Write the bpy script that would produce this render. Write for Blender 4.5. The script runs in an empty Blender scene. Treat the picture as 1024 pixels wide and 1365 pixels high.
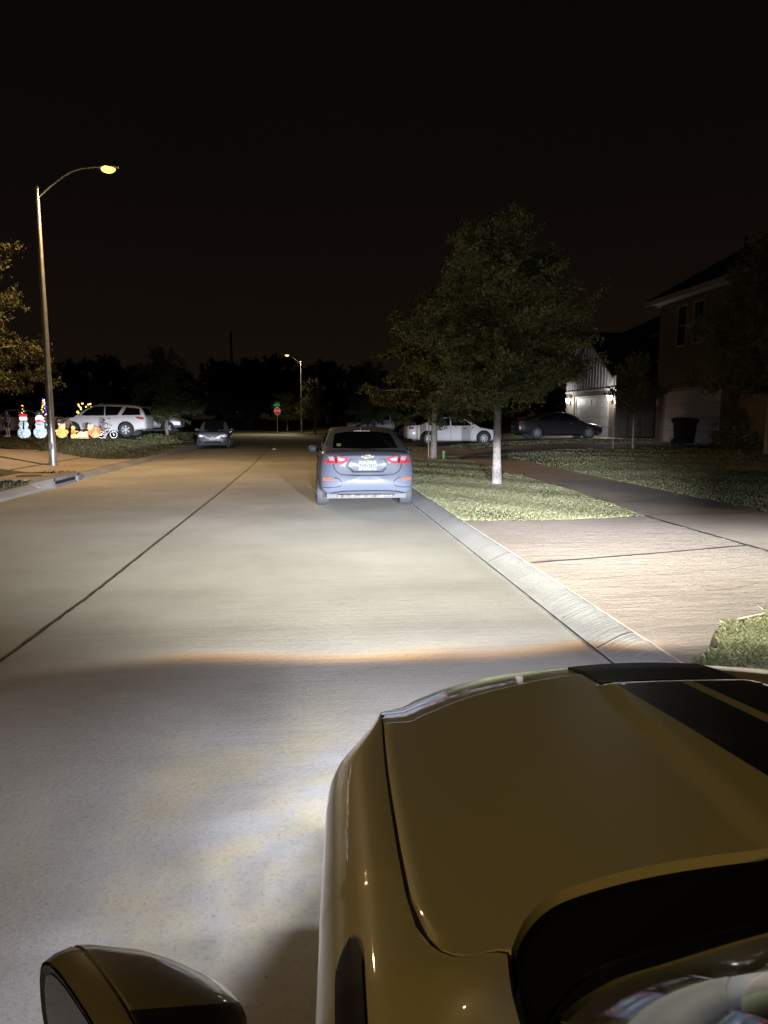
import bpy, bmesh, math, random
import numpy as np
from mathutils import Vector, Matrix
from mathutils.bvhtree import BVHTree
R = math.radians
PI = math.pi
random.seed(7)
scene = bpy.context.scene
COL = scene.collection

# ------------------------------------------------------------------ helpers
class MB:
    """collects faces; build() links them as ONE mesh object"""
    def __init__(s): s.v = []; s.f = []; s.mi = []; s.cur = 0
    def add(s, vs, fs):
        o = len(s.v); s.v += [tuple(p) for p in vs]
        for f in fs: s.f.append([i + o for i in f]); s.mi.append(s.cur)
        return s
    def box(s, x0, x1, y0, y1, z0, z1):
        return s.add([(x0,y0,z0),(x1,y0,z0),(x1,y1,z0),(x0,y1,z0),(x0,y0,z1),(x1,y0,z1),(x1,y1,z1),(x0,y1,z1)],
                     [(0,3,2,1),(4,5,6,7),(0,1,5,4),(1,2,6,5),(2,3,7,6),(3,0,4,7)])
    def grid(s, rows, closed=False):
        n = len(rows[0]); vs = [p for r in rows for p in r]; fs = []
        for i in range(len(rows) - 1):
            for j in range(n if closed else n - 1):
                k = (j + 1) % n
                fs.append((i*n+j, i*n+k, (i+1)*n+k, (i+1)*n+j))
        return s.add(vs, fs)
    def tube(s, pts, rad, n=8, caps=True):
        pts = [Vector(p) for p in pts]
        if not hasattr(rad, '__len__'): rad = [rad] * len(pts)
        rows = []; prev = None
        for i, p in enumerate(pts):
            d = (pts[min(i+1, len(pts)-1)] - pts[max(i-1, 0)]).normalized()
            a = prev if prev is not None else (Vector((0,0,1)) if abs(d.z) < .9 else Vector((1,0,0)))
            a = (a - d * a.dot(d)).normalized(); b = d.cross(a); prev = a
            rows.append([tuple(p + (a*math.cos(2*PI*k/n) + b*math.sin(2*PI*k/n)) * rad[i]) for k in range(n)])
        o = len(s.v); s.grid(rows, True)
        if caps:
            s.f.append([o + k for k in range(n)][::-1]); s.mi.append(s.cur)
            s.f.append([o + (len(rows)-1)*n + k for k in range(n)]); s.mi.append(s.cur)
        return s
    def lathe(s, prof, n=24, c=(0,0,0), axis='z', sx=1, sy=1, cap=True):
        rows = []
        for r, h in prof:
            row = []
            for k in range(n):
                a = 2*PI*k/n; x, y = r*math.cos(a)*sx, r*math.sin(a)*sy
                p = (x, y, h) if axis == 'z' else ((h, x, y) if axis == 'x' else (x, h, y))
                row.append((c[0]+p[0], c[1]+p[1], c[2]+p[2]))
            rows.append(row)
        o = len(s.v); s.grid(rows, True)
        for i, rev in ((0, True), (len(rows)-1, False)):
            if cap and prof[i][0] > 1e-5:
                q = [o + i*n + k for k in range(n)]; s.f.append(q[::-1] if rev else q); s.mi.append(s.cur)
        return s
    def ball(s, c, r, n=14, m=9, sc=(1,1,1)):
        prof = [(max(1e-6, r*math.sin(PI*i/m)), -r*math.cos(PI*i/m)) for i in range(m+1)]
        o = len(s.v); s.lathe(prof, n)
        for i in range(o, len(s.v)):
            v = s.v[i]; s.v[i] = (c[0]+v[0]*sc[0], c[1]+v[1]*sc[1], c[2]+v[2]*sc[2])
        return s
    def prism(s, poly, z0, z1):
        n = len(poly)
        return s.add([(x,y,z0) for x,y in poly] + [(x,y,z1) for x,y in poly],
                     [list(range(n))[::-1], list(range(n, 2*n))] + [(i,(i+1)%n,n+(i+1)%n,n+i) for i in range(n)])
    def xform(s, M, start=0):
        for i in range(start, len(s.v)): s.v[i] = tuple(M @ Vector(s.v[i]))
        return s
    def mesh(s, name, mat, smooth=None):
        me = bpy.data.meshes.new(name); me.from_pydata(s.v, [], s.f)
        for m in (mat if isinstance(mat, (list, tuple)) else [mat]): me.materials.append(m)
        if any(s.mi): me.polygons.foreach_set('material_index', s.mi)
        bm = bmesh.new(); bm.from_mesh(me); bmesh.ops.recalc_face_normals(bm, faces=bm.faces); bm.to_mesh(me); bm.free()
        if smooth is not None: shade(me, smooth)
        return me
    def build(s, name, mat, parent=None, smooth=None):
        return link(name, s.mesh(name, mat, smooth), parent)

def shade(me, ang):
    me.polygons.foreach_set('use_smooth', [True]*len(me.polygons)); me.set_sharp_from_angle(angle=R(ang)); me.update()
def link(name, me, parent=None, loc=None):
    o = bpy.data.objects.new(name, me); COL.objects.link(o)
    if parent is not None: o.parent = parent
    if loc is not None: o.location = loc
    return o
def empty(name, label, cat, loc=(0,0,0), rz=0, group=None):
    o = bpy.data.objects.new(name, None); COL.objects.link(o); o.empty_display_size = .2
    o.location = loc; o.rotation_euler = (0,0,rz)
    return tag(o, label, cat, group)
def tag(o, label, cat, group=None, kind=None):
    o['label'] = label; o['category'] = cat
    if group: o['group'] = group
    if kind: o['kind'] = kind
    return o
def struct(o): o['kind'] = 'structure'; return o
def copy_tree(o, parent=None):
    c = o.copy(); COL.objects.link(c)
    if parent is not None: c.parent = parent
    for ch in list(o.children): copy_tree(ch, c)
    return c
def lerp(a, b, t): return a + (b-a)*t
def interp(pts, x):
    if x <= pts[0][0]: return pts[0][1]
    for (a, b), (c, d) in zip(pts, pts[1:]):
        if x <= c: return b + (d-b)*(x-a)/(c-a) if c > a else d
    return pts[-1][1]
def smooth_pts(pts, n=6, it=2):
    """Chaikin corner cutting on an open polyline"""
    for _ in range(it):
        q = [pts[0]]
        for a, b in zip(pts, pts[1:]):
            q.append(tuple(x*.75+y*.25 for x, y in zip(a, b))); q.append(tuple(x*.25+y*.75 for x, y in zip(a, b)))
        q.append(pts[-1]); pts = q
    return pts

# ------------------------------------------------------------------ materials
class NT:
    def __init__(s, tree): s.t = tree; s.n = tree.nodes; s.l = tree.links
    def node(s, typ, **kw):
        n = s.n.new(typ)
        for k, v in kw.items(): setattr(n, k, v)
        return n
    def put(s, sock, v):
        if hasattr(v, 'is_output'): s.l.new(v, sock)
        elif v is not None: sock.default_value = v
    def math(s, op, a, b=None, c=None, clamp=False):
        n = s.node('ShaderNodeMath', operation=op, use_clamp=clamp)
        s.put(n.inputs[0], a); s.put(n.inputs[1], b)
        if c is not None: s.put(n.inputs[2], c)
        return n.outputs[0]
    def ss(s, x, a, b):
        n = s.node('ShaderNodeMapRange', interpolation_type='SMOOTHSTEP')
        s.put(n.inputs['Value'], x); s.put(n.inputs['From Min'], a); s.put(n.inputs['From Max'], b)
        return n.outputs[0]
    def mix(s, f, a, b, blend='MIX'):
        n = s.node('ShaderNodeMix', data_type='RGBA', blend_type=blend)
        s.put(n.inputs[0], f); s.put(n.inputs[6], a); s.put(n.inputs[7], b)
        return n.outputs[2]
    def noise(s, vec, scale, detail=4, rough=.55, w=None):
        n = s.node('ShaderNodeTexNoise'); s.put(n.inputs['Vector'], vec)
        n.inputs['Scale'].default_value = scale; n.inputs['Detail'].default_value = detail; n.inputs['Roughness'].default_value = rough
        return n.outputs['Fac']
    def coord(s, kind='Object'): return s.node('ShaderNodeTexCoord').outputs[kind]
    def mapping(s, vec, scale=(1,1,1), loc=(0,0,0), rot=(0,0,0)):
        n = s.node('ShaderNodeMapping'); s.put(n.inputs[0], vec)
        n.inputs[1].default_value = loc; n.inputs[2].default_value = rot; n.inputs[3].default_value = scale
        return n.outputs[0]
    def ramp(s, f, stops, interp='LINEAR'):
        n = s.node('ShaderNodeValToRGB'); cr = n.color_ramp; cr.interpolation = interp
        while len(cr.elements) < len(stops): cr.elements.new(.5)
        for e, (p, c) in zip(cr.elements, stops):
            e.position = p; e.color = c if len(c) == 4 else (*c, 1)
        s.put(n.inputs[0], f); return n.outputs[0]
def c4(c): return (c[0], c[1], c[2], 1)
def sc(c, k): return tuple(min(1, x*k) for x in c)
def newmat(name):
    m = bpy.data.materials.new(name); m.use_nodes = True
    t = NT(m.node_tree); b = t.n.get('Principled BSDF'); return m, t, b
def pm(name, col, rough=.5, metal=0, coat=0, var=.12, vscale=6, bump=0, bscale=60, spec=.5, emit=None, estr=0, ior=1.5, col2=None):
    m, t, b = newmat(name); co = t.coord()
    n = t.noise(co, vscale)
    t.put(b.inputs['Base Color'], t.ramp(n, [(.3, sc(col, 1-var)), (.7, col2 or sc(col, 1+var))]))
    b.inputs['Roughness'].default_value = rough; b.inputs['Metallic'].default_value = metal; b.inputs['IOR'].default_value = ior
    b.inputs['Coat Weight'].default_value = coat; b.inputs['Coat Roughness'].default_value = .03
    b.inputs['Specular IOR Level'].default_value = spec
    if bump:
        bn = t.node('ShaderNodeBump'); bn.inputs['Strength'].default_value = bump; bn.inputs['Distance'].default_value = .01
        t.put(bn.inputs['Height'], t.noise(co, bscale, 5)); t.put(b.inputs['Normal'], bn.outputs[0])
    if emit: b.inputs['Emission Color'].default_value = c4(emit); b.inputs['Emission Strength'].default_value = estr
    return m

def mat_concrete(name, c1, c2, stb=1.1, streak=(1.2, 14), bump=.35, speck=.25, stain=.25, dirty=(.16,.13,.10), streakamt=.25, bdist=.006):
    m, t, b = newmat(name); co = t.coord()
    big = t.noise(co, .35, 5, .6); mid = t.noise(co, 2.2, 6, .65); fine = t.noise(co, 55, 5, .8)
    st = t.noise(t.mapping(co, (streak[0], streak[1], 1)), 2.0, 6, .7)
    col = t.mix(t.ss(big, .3, .72), c4(sc(c1,.86)), c4(sc(c2,1.06)))
    col = t.mix(t.math('MULTIPLY', t.ss(mid, .52, .78), stain), col, c4(dirty))
    col = t.mix(t.math('MULTIPLY', t.ss(st, .5, .75), streakamt), col, c4(sc(c1, .62)))
    vf = t.noise(co, 170, 3, .8)
    col = t.mix(t.math('MULTIPLY', t.ss(vf, .5, .72), speck*.9), col, c4(sc(c1, .5)))
    col = t.mix(t.math('MULTIPLY', t.ss(fine, .48, .70), speck*1.2), col, c4(sc(c1, .45)))
    pits = t.node('ShaderNodeTexVoronoi'); pits.inputs['Scale'].default_value = 9; t.put(pits.inputs['Vector'], co)
    col = t.mix(t.math('MULTIPLY', t.math('LESS_THAN', pits.outputs['Distance'], .045), .6), col, c4(dirty))
    t.put(b.inputs['Base Color'], col); b.inputs['Roughness'].default_value = .82; b.inputs['Specular IOR Level'].default_value = .3
    bn = t.node('ShaderNodeBump'); bn.inputs['Strength'].default_value = bump; bn.inputs['Distance'].default_value = bdist
    h = t.math('ADD', t.math('MULTIPLY', st, stb), t.math('MULTIPLY', fine, .35))
    h = t.math('ADD', h, t.math('MULTIPLY', t.noise(co, 22, 5, .7), .4))
    t.put(bn.inputs['Height'], h); t.put(b.inputs['Normal'], bn.outputs[0])
    return m

def mat_brick(name, c1, c2, mortar):
    m, t, b = newmat(name); co = t.coord()
    sp = t.node('ShaderNodeSeparateXYZ'); t.put(sp.inputs[0], co)
    cb = t.node('ShaderNodeCombineXYZ'); t.put(cb.inputs[0], t.math('ADD', sp.outputs[1], sp.outputs[0])); t.put(cb.inputs[1], sp.outputs[2])
    br = t.node('ShaderNodeTexBrick'); t.put(br.inputs['Vector'], cb.outputs[0])
    br.inputs['Scale'].default_value = 1; br.inputs['Brick Width'].default_value = .21; br.inputs['Row Height'].default_value = .075
    br.inputs['Mortar Size'].default_value = .010; br.inputs['Color1'].default_value = c4(c1); br.inputs['Color2'].default_value = c4(c2); br.inputs['Mortar'].default_value = c4(mortar)
    t.put(b.inputs['Base Color'], t.mix(.35, br.outputs[0], t.ramp(t.noise(co, 3), [(.3, sc(c1,.6)), (.7, sc(c2,1.2))]))); b.inputs['Roughness'].default_value = .9
    bn = t.node('ShaderNodeBump'); bn.inputs['Strength'].default_value = .5; bn.inputs['Distance'].default_value = .008; bn.invert = True
    t.put(bn.inputs['Height'], br.outputs['Fac']); t.put(b.inputs['Normal'], bn.outputs[0])
    return m

def mat_leaf(name, c1, c2, c3):
    m, t, b = newmat(name)
    g = t.node('ShaderNodeNewGeometry')
    col = t.ramp(g.outputs['Random Per Island'], [(0, c1), (.55, c2), (1, c3)])
    t.put(b.inputs['Base Color'], col); b.inputs['Roughness'].default_value = .55
    b.inputs['Specular IOR Level'].default_value = .35
    b.inputs['Transmission Weight'].default_value = 0
    return m

def mat_bulbs(name, base, lit, scale, strength, base_glow):
    """frosted wire-frame figure wrapped with tiny lamps: a glowing body with brighter points"""
    m, t, b = newmat(name); co = t.coord()
    v = t.node('ShaderNodeTexVoronoi'); v.inputs['Scale'].default_value = scale; t.put(v.inputs['Vector'], co)
    dot = t.math('SUBTRACT', 1, t.ss(v.outputs['Distance'], .12, .42))
    hue = t.ramp(t.noise(co, scale*.35, 2), [(.35, base), (.65, lit)])
    t.put(b.inputs['Base Color'], hue)
    t.put(b.inputs['Emission Color'], t.mix(dot, hue, c4(lit)))
    t.put(b.inputs['Emission Strength'], t.math('ADD', t.math('MULTIPLY', dot, strength), base_glow))
    b.inputs['Roughness'].default_value = .7
    return m

def mat_paint(name, col, metal=.0, rough=.4, flake=.06):
    m, t, b = newmat(name); co = t.coord()
    t.put(b.inputs['Base Color'], t.ramp(t.noise(co, 400, 2), [(.35, sc(col, 1-flake)), (.65, sc(col, 1+flake))]))
    b.inputs['Metallic'].default_value = metal; b.inputs['Roughness'].default_value = rough
    b.inputs['Coat Weight'].default_value = 1; b.inputs['Coat Roughness'].default_value = .04
    return m

M = {}
M['road'] = mat_concrete('road_concrete', (.44,.42,.385), (.49,.475,.445), streak=(.5, 7), stain=.14, streakamt=.15, stb=.6, speck=.36, bump=.6, bdist=.008)
M['kerb'] = mat_concrete('kerb_concrete', (.265,.262,.264), (.32,.316,.316), streak=(.6, 16), stain=.25, speck=.4, streakamt=.45, bump=.7, bdist=.012)
M['drive'] = mat_concrete('driveway_concrete', (.36,.30,.262), (.425,.365,.325), streak=(1.1, 4.2), stain=.22, speck=.35, streakamt=.13, bump=.7, bdist=.02)
M['walk'] = mat_concrete('sidewalk_concrete', (.40,.335,.29), (.46,.395,.345), streak=(.7, 7), stain=.3, streakamt=.4, bump=.5)
M['joint'] = pm('joint_seal', (.025,.022,.02), .9, var=.4, vscale=20, bump=.4)
M['soil'] = pm('lawn_soil', (.075,.07,.03), .95, var=.4, vscale=5, bump=.8, bscale=40, col2=(.13,.115,.055))
M['ground'] = pm('dark_ground', (.03,.03,.02), .95, var=.4, vscale=.2)
M['grass'] = mat_leaf('grass_blades', (.085,.104,.042), (.155,.155,.078), (.30,.265,.16))
M['grassdry'] = mat_leaf('grass_blades_dry', (.05,.056,.018), (.085,.08,.03), (.16,.13,.07))
M['leaf'] = mat_leaf('tree_leaves', (.085,.10,.034), (.14,.15,.048), (.24,.22,.075))
M['leaf_oak'] = mat_leaf('tree_leaves_dark', (.038,.05,.018), (.062,.076,.026), (.11,.11,.04))
M['leaf2'] = mat_leaf('tree_leaves_olive', (.05,.055,.02), (.085,.085,.03), (.15,.13,.05))
M['leaf_far'] = mat_leaf('woods_leaves', (.018,.022,.012), (.028,.032,.016), (.04,.042,.02))
M['bark'] = pm('bark', (.24,.21,.18), .9, var=.35, vscale=14, bump=.9, bscale=30)
M['bark_dark'] = pm('bark_dark', (.09,.075,.06), .9, var=.35, vscale=14, bump=.9, bscale=30)
M['galv'] = pm('galvanised_steel', (.46,.46,.45), .42, metal=.75, var=.15, vscale=5, bump=.1)
M['tyre'] = pm('tyre_rubber', (.035,.035,.038), .8, var=.2, vscale=30, bump=.3, bscale=120)
M['rubber'] = pm('black_rubber', (.015,.015,.016), .6, var=.2)
M['plastic'] = pm('black_plastic', (.018,.018,.02), .45, var=.2, vscale=20)
M['alloy'] = pm('alloy_rim', (.60,.61,.63), .35, metal=.15, coat=.4, var=.08)
M['glass'] = pm('dark_window_glass', (.006,.007,.008), .04, var=.1, ior=1.5)
M['chrome'] = pm('chrome_trim', (.75,.75,.77), .12, metal=1, var=.05)
M['lampred'] = pm('red_lamp_lens', (.40,.004,.008), .6, coat=0, var=.15, vscale=40)
M['lampdark'] = pm('dark_red_lens', (.16,.006,.01), .15, coat=1, var=.15, vscale=40)
M['lampwhite'] = pm('clear_lamp_lens', (.55,.55,.58), .2, coat=1, var=.1, vscale=60)
M['reflector'] = pm('orange_reflector', (.75,.11,.03), .2, coat=1, var=.1, vscale=60)
M['plate'] = pm('plate_white', (.34,.34,.345), .6, var=.05)
M['ink'] = pm('plate_ink', (.03,.03,.045), .6, var=.1)
M['gold'] = pm('gold_emblem', (.36,.23,.02), .55, var=.1)
M['brick'] = mat_brick('brick_red_brown', (.17,.12,.078), (.23,.165,.11), (.27,.23,.18))
M['brick2'] = mat_brick('brick_grey_brown', (.08,.065,.05), (.11,.09,.07), (.15,.13,.11))
M['trim'] = pm('house_trim_paint', (.42,.38,.33), .6, var=.08, bump=.1)
M['siding'] = pm('grey_siding', (.33,.33,.34), .7, var=.08, bump=.15)
M['garage'] = pm('garage_door_paint', (.40,.38,.38), .55, var=.05, bump=.05)
M['shingle'] = pm('roof_shingles', (.035,.032,.03), .9, var=.4, vscale=9, bump=.8, bscale=25)
M['pane'] = pm('house_window_glass', (.012,.014,.016), .08, var=.2)
M['wood'] = pm('stake_wood', (.30,.22,.14), .85, var=.25, vscale=15, bump=.3)
M['bin'] = pm('bin_plastic', (.02,.022,.022), .5, var=.2)
M['skin'] = pm('skin', (.42,.25,.17), .55, var=.08, vscale=20)
M['hair'] = pm('hair_brown', (.05,.025,.015), .6, var=.4, vscale=60)
M['purple'] = pm('purple_shirt_cloth', (.10,.08,.14), .85, var=.2, vscale=20, bump=.3)
M['black_cloth'] = pm('black_cloth', (.015,.015,.018), .85, var=.2, vscale=20, bump=.3)
M['grey_cloth'] = pm('grey_blue_cloth', (.22,.26,.30), .85, var=.2, vscale=20, bump=.3)
M['pink_cloth'] = pm('dusky_pink_cloth', (.30,.20,.18), .85, var=.2, vscale=20, bump=.3)
M['white_paint'] = pm('white_enamel', (.75,.75,.75), .35, var=.05)
M['signgreen'] = pm('street_sign_green', (.02,.42,.24), .4, var=.05)
M['signred'] = pm('stop_sign_red', (.62,.02,.03), .4, var=.05)
M['signwhite'] = pm('sign_white', (.82,.82,.82), .4, var=.05)

# ------------------------------------------------------------------ world, camera
world = bpy.data.worlds.new('World'); scene.world = world; world.use_nodes = True
wt = NT(world.node_tree); bg = wt.n.get('Background')
sky = wt.node('ShaderNodeTexSky'); sky.sky_type = 'NISHITA'; sky.sun_disc = False
sky.sun_elevation = R(-6); sky.sun_rotation = R(200)
wz = wt.node('ShaderNodeSeparateXYZ'); wt.put(wz.inputs[0], wt.coord('Generated'))
glow = wt.ramp(wt.math('MULTIPLY_ADD', wz.outputs[2], 1.0, 0.0, clamp=True),
               [(0, (.0098,.0062,.0040)), (.12, (.0068,.0043,.0029)), (.3, (.0040,.0027,.0021)), (.65, (.0022,.0018,.0016))])
nz = wt.noise(wt.mapping(wt.coord('Generated'), (1,1,3)), 3, 4)
glow = wt.mix(wt.math('MULTIPLY', nz, .5), glow, wt.mix(1, glow, (.75,.75,.78,1), 'MULTIPLY'))
wt.put(bg.inputs['Color'], wt.mix(.003, glow, sky.outputs[0], 'ADD'))
bg.inputs['Strength'].default_value = 1

cam = bpy.data.cameras.new('camera'); camo = bpy.data.objects.new('camera', cam); COL.objects.link(camo)
F = 946.0
cam.sensor_fit = 'VERTICAL'; cam.sensor_height = 36; cam.lens = F/1365*36; cam.clip_start = .05; cam.clip_end = 5000
pitch = math.atan2(682.5-558.5, F); yaw = math.atan2(512-409, F)
camo.location = (0, 0, 1.62); camo.rotation_euler = (PI/2 - pitch, 0, -yaw)
scene.camera = camo

# ------------------------------------------------------------------ ground, road, kerbs, lawns
YS = [-40, -20, -5, 0, 2, 4, 6, 8, 10, 12, 15, 18, 21, 24, 27, 30, 34, 38, 42, 46, 50]
REDGE = [(2.02, y) for y in YS] + [(1.7,56),(.7,64),(-.5,71),(-1.9,78),(-3.9,86),(-7.2,95),(-13,103),(-22,108),(-40,111)]
LEDGE = [(-6.12, y) for y in YS] + [(-6.5,54),(-7.6,60),(-9.2,66),(-11.2,71.5),(-14,77),(-17.6,83.5),(-22,89),(-28.5,93),(-43,96)]
RZ = [(2.27,.12),(5.1,.16),(7.0,.19),(9,.37),(12,.48),(16.5,.57),(19,.6),(90,.8)]
LZ = [(6.4,.12),(7.9,.15),(9.5,.46),(11,.61),(14,.66),(18,.75),(90,.9)]
def zR(x): return interp(RZ, x)
def zL(x): return interp(LZ, -x)

MB().add([(-2500,-2500,-.12),(2500,-2500,-.12),(2500,2500,-.12),(-2500,2500,-.12)], [(0,1,2,3)]).build('ground', M['ground'])
struct(bpy.data.objects['ground'])
b = MB()
rows = []
for (rx, ry), (lx, ly) in zip(REDGE, LEDGE):
    rows.append([(lerp(lx-.35, rx+.35, k/8), lerp(ly, ry, k/8), .03*(1-abs(k/4-1)**2)-.03) for k in range(9)])
struct(b.grid(rows).build('road', M['road'], None, 40))
# longitudinal joint and cross joints as thin sealed lines
def line_strip(pts, w, z, mb, jit=.0, seed=1):
    rnd = random.Random(seed); P = []
    for (x0,y0),(x1,y1) in zip(pts, pts[1:]):
        n = max(2, int(math.hypot(x1-x0, y1-y0)/.12))
        for k in range(n): P.append((lerp(x0,x1,k/n)+rnd.uniform(-jit,jit), lerp(y0,y1,k/n)+rnd.uniform(-jit,jit)))
    P.append(pts[-1]); rows = []
    for i,(x,y) in enumerate(P):
        a = P[max(0,i-1)]; c = P[min(len(P)-1,i+1)]; dx,dy = c[0]-a[0], c[1]-a[1]; l = math.hypot(dx,dy) or 1
        ww = w*rnd.uniform(.75,1.2); nx,ny = -dy/l*ww/2, dx/l*ww/2
        zz = z(x,y) if callable(z) else z
        rows.append([(x-nx,y-ny,zz),(x+nx,y+ny,zz)])
    mb.grid(rows)
jb = MB()
line_strip([(-2.1,-10),(-2.07,4.8),(-2.0,6.6),(-1.92,15.4),(-1.9,25.5),(-2.1,43),(-2.35,52),(-3.8,64),(-6.5,74)], .026, .0055, jb, .004)
struct(jb.build('road_joint', M['joint']))
jb = MB(); line_strip([(-6.1,22.0),(-2.0,22.05)], .02, .0005, jb, .004); line_strip([(-2.0,31.5),(2.0,31.5)], .012, .001, jb, .004); line_strip([(-6.1,39.9),(2.0,40)], .02, .001, jb, .004)
for v in range(len(jb.v)):
    x,y,z = jb.v[v]; k = (x+2.05)/4.42; jb.v[v] = (x,y,.03*(1-abs(k)**2)-.03+.006)
struct(jb.build('road_joint', M['joint']))

# kerbs: low rolled profile, in segments so that its own joints show
def kerb(edge, side, name):
    b = MB(); P = []
    for (x0,y0),(x1,y1) in zip(edge, edge[1:]):
        n = max(1, int(math.hypot(x1-x0,y1-y0)/.5))
        for k in range(n): P.append((lerp(x0,x1,k/n), lerp(y0,y1,k/n)))
    P.append(edge[-1]); rows = []
    for i,(x,y) in enumerate(P):
        a = P[max(0,i-1)]; c = P[min(len(P)-1,i+1)]; dx,dy = c[0]-a[0], c[1]-a[1]; l = math.hypot(dx,dy)
        nx,ny = (dy/l*side, -dx/l*side)
        rows.append([(x+nx*o, y+ny*o, z) for o,z in ((-.02,-.05),(-.004,.012),(.02,.026),(.09,.062),(.17,.100),(.225,.118),(.262,.122),(.27,.03))])
    return struct(b.grid(rows).build(name, M['kerb'], None, 60))
kerb(REDGE, 1, 'kerb_right'); kerb(LEDGE, -1, 'kerb_left')
jb = MB()
for y in [1.6+3.05*k for k in range(14)]:
    jb.add([(2.02+o, y+d, z+.004) for d in (-.006,.006) for o,z in ((-.0,.014),(.02,.026),(.09,.062),(.17,.100),(.225,.118),(.262,.122))],
           [(i,i+1,i+7,i+6) for i in range(5)])
struct(jb.build('kerb_joint', M['joint']))
jb = MB(); line_strip([(2.292,3.9),(2.292,10.2)], .02, .1265, jb, .006); line_strip([(2.01,-4),(2.01,48)], .022, .0095, jb, .004); struct(jb.build('kerb_edge_joint', M['joint']))

def lawn_rows(edge, side, xs, zf):
    rows = []
    for x,y in edge:
        k = x + side*.262
        rows.append([(k + side*o, y, zf(side*(2.27+o) if side > 0 else -(6.4+o))) for o in xs])
    return rows
XO = [0,.4,1.2,2.0,2.8,3.8,4.7,5.7,6.7,8,10,12,14.2,17,25,40,90]
struct(MB().grid(lawn_rows(REDGE, 1, XO, zR)).build('lawn_right', M['soil'], None, 60))
struct(MB().grid(lawn_rows(LEDGE, -1, XO, zL)).build('lawn_left', M['soil'], None, 60))
# dark ground beyond the bend
struct(MB().add([(-90,111,.05),(92,111,.05),(92,400,.4),(-90,400,.4)], [(0,1,2,3)]).build('ground_beyond_bend', M['ground']))

def sheet(name, poly, zf, mat, up=.014, nx=.6, parent=None):
    """flat-lying slab following the lawn slope, with a real 6 cm edge"""
    bm = bmesh.new(); vs = [bm.verts.new((x,y,0)) for x,y in poly]; bm.faces.new(vs)
    xs = [p[0] for p in poly]; ys = [p[1] for p in poly]
    x = min(xs)+nx
    while x < max(xs):
        bmesh.ops.bisect_plane(bm, geom=bm.verts[:]+bm.edges[:]+bm.faces[:], plane_co=(x,0,0), plane_no=(1,0,0)); x += nx
    for v in bm.verts: v.co.z = zf(v.co.x) + up
    bd = [e for e in bm.edges if e.is_boundary]
    r = bmesh.ops.extrude_edge_only(bm, edges=bd)
    for v in [g for g in r['geom'] if isinstance(g, bmesh.types.BMVert)]: v.co.z -= .07
    bmesh.ops.recalc_face_normals(bm, faces=bm.faces)
    me = bpy.data.meshes.new(name); bm.to_mesh(me); bm.free(); me.materials.append(mat)
    return struct(link(name, me))
# near driveway with its flared apron, sidewalk, further driveways
sheet('driveway_near', [(2.285,3.88),(2.42,4.03),(2.58,4.2),(2.74,4.44),(2.93,4.68),(3.2,4.84),(3.5,4.95),(5.02,5.1),(5.02,10.12),(4.3,9.98),(3.2,9.96),(2.285,10.2)], zR, M['drive'])
sheet('sidewalk', [(5.045,5.1),(7.0,5.1),(7.05,14),(7.35,27.0),(5.7,27.0),(5.4,14),(5.06,10.3),(5.045,10.1)], zR, M['walk'], .014, .5)
sheet('sidewalk', [(5.02,-20),(7.0,-20),(7.0,5.08),(5.02,5.08)], zR, M['walk'], .014, .5)
sheet('driveway_near', [(7.02,5.1),(16.4,5.1),(16.4,10.1),(7.02,10.1)], zR, M['drive'])
sheet('driveway_far', [(2.285,26.6),(2.9,27.06),(16.45,27.06),(16.45,32.0),(2.9,32.0),(2.285,32.5)], zR, M['walk'])
sheet('sidewalk', [(5.8,32.02),(7.4,32.02),(7.4,36.3),(5.8,36.3)], zR, M['walk'], .014, .5)
sheet('driveway_far', [(2.285,35.7),(2.9,36.32),(17.0,36.32),(17.0,42.6),(2.9,42.6),(2.285,43.2)], zR, M['walk'])
sheet('driveway_left', [(-6.4,19.95),(-6.9,20.5),(-12,21.0),(-16,21.2),(-16,27.2),(-7.0,27.2),(-6.4,27.7)], zL, M['walk'])
sheet('driveway_left', [(-6.4,40.2),(-7.0,40.8),(-21,40.8),(-21,46.2),(-7.0,46.2),(-6.4,46.8)], zL, M['walk'])
jb = MB()
line_strip([(2.3,7.03),(3.65,7.26),(5.02,7.55)], .035, lambda x,y: zR(x)+.0185, jb, .004)
line_strip([(5.033,5.1),(5.04,10.1)], .04, lambda x,y: zR(x)+.0185, jb, .004)
line_strip([(5.06,10.12),(7.0,10.12)], .02, lambda x,y: zR(x)+.0185, jb, .003)
line_strip([(7.01,5.1),(7.01,10.1)], .03, lambda x,y: zR(x)+.0185, jb, .003)
for y in (11.8,13.4,15.0,16.6,18.2,19.8,21.4,23.0,24.6):
    d = interp([(10,5.1),(14,5.4),(27,5.7)], y); line_strip([(d+.02,y),(interp([(10,7.0),(14,7.05),(27,7.35)], y)-.02,y)], .014, lambda x,y: zR(x)+.0185, jb, .002)
struct(jb.build('pavement_joint', M['joint']))
jb = MB(); crr = random.Random(12); zz = lambda x,y: zR(x)+.0175
for (x0,y0,x1,y1) in ((2.5,6.2,4.6,6.5),(2.9,9.0,4.9,8.4),(3.4,5.6,5.0,6.1),(2.6,8.2,3.6,8.0)):
    P = [(lerp(x0,x1,k/8), lerp(y0,y1,k/8)+crr.uniform(-.06,.06)) for k in range(9)]; line_strip(P, .006, zz, jb, .006, crr.randint(1,99))
struct(jb.build('driveway_crack', M['joint']))


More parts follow.
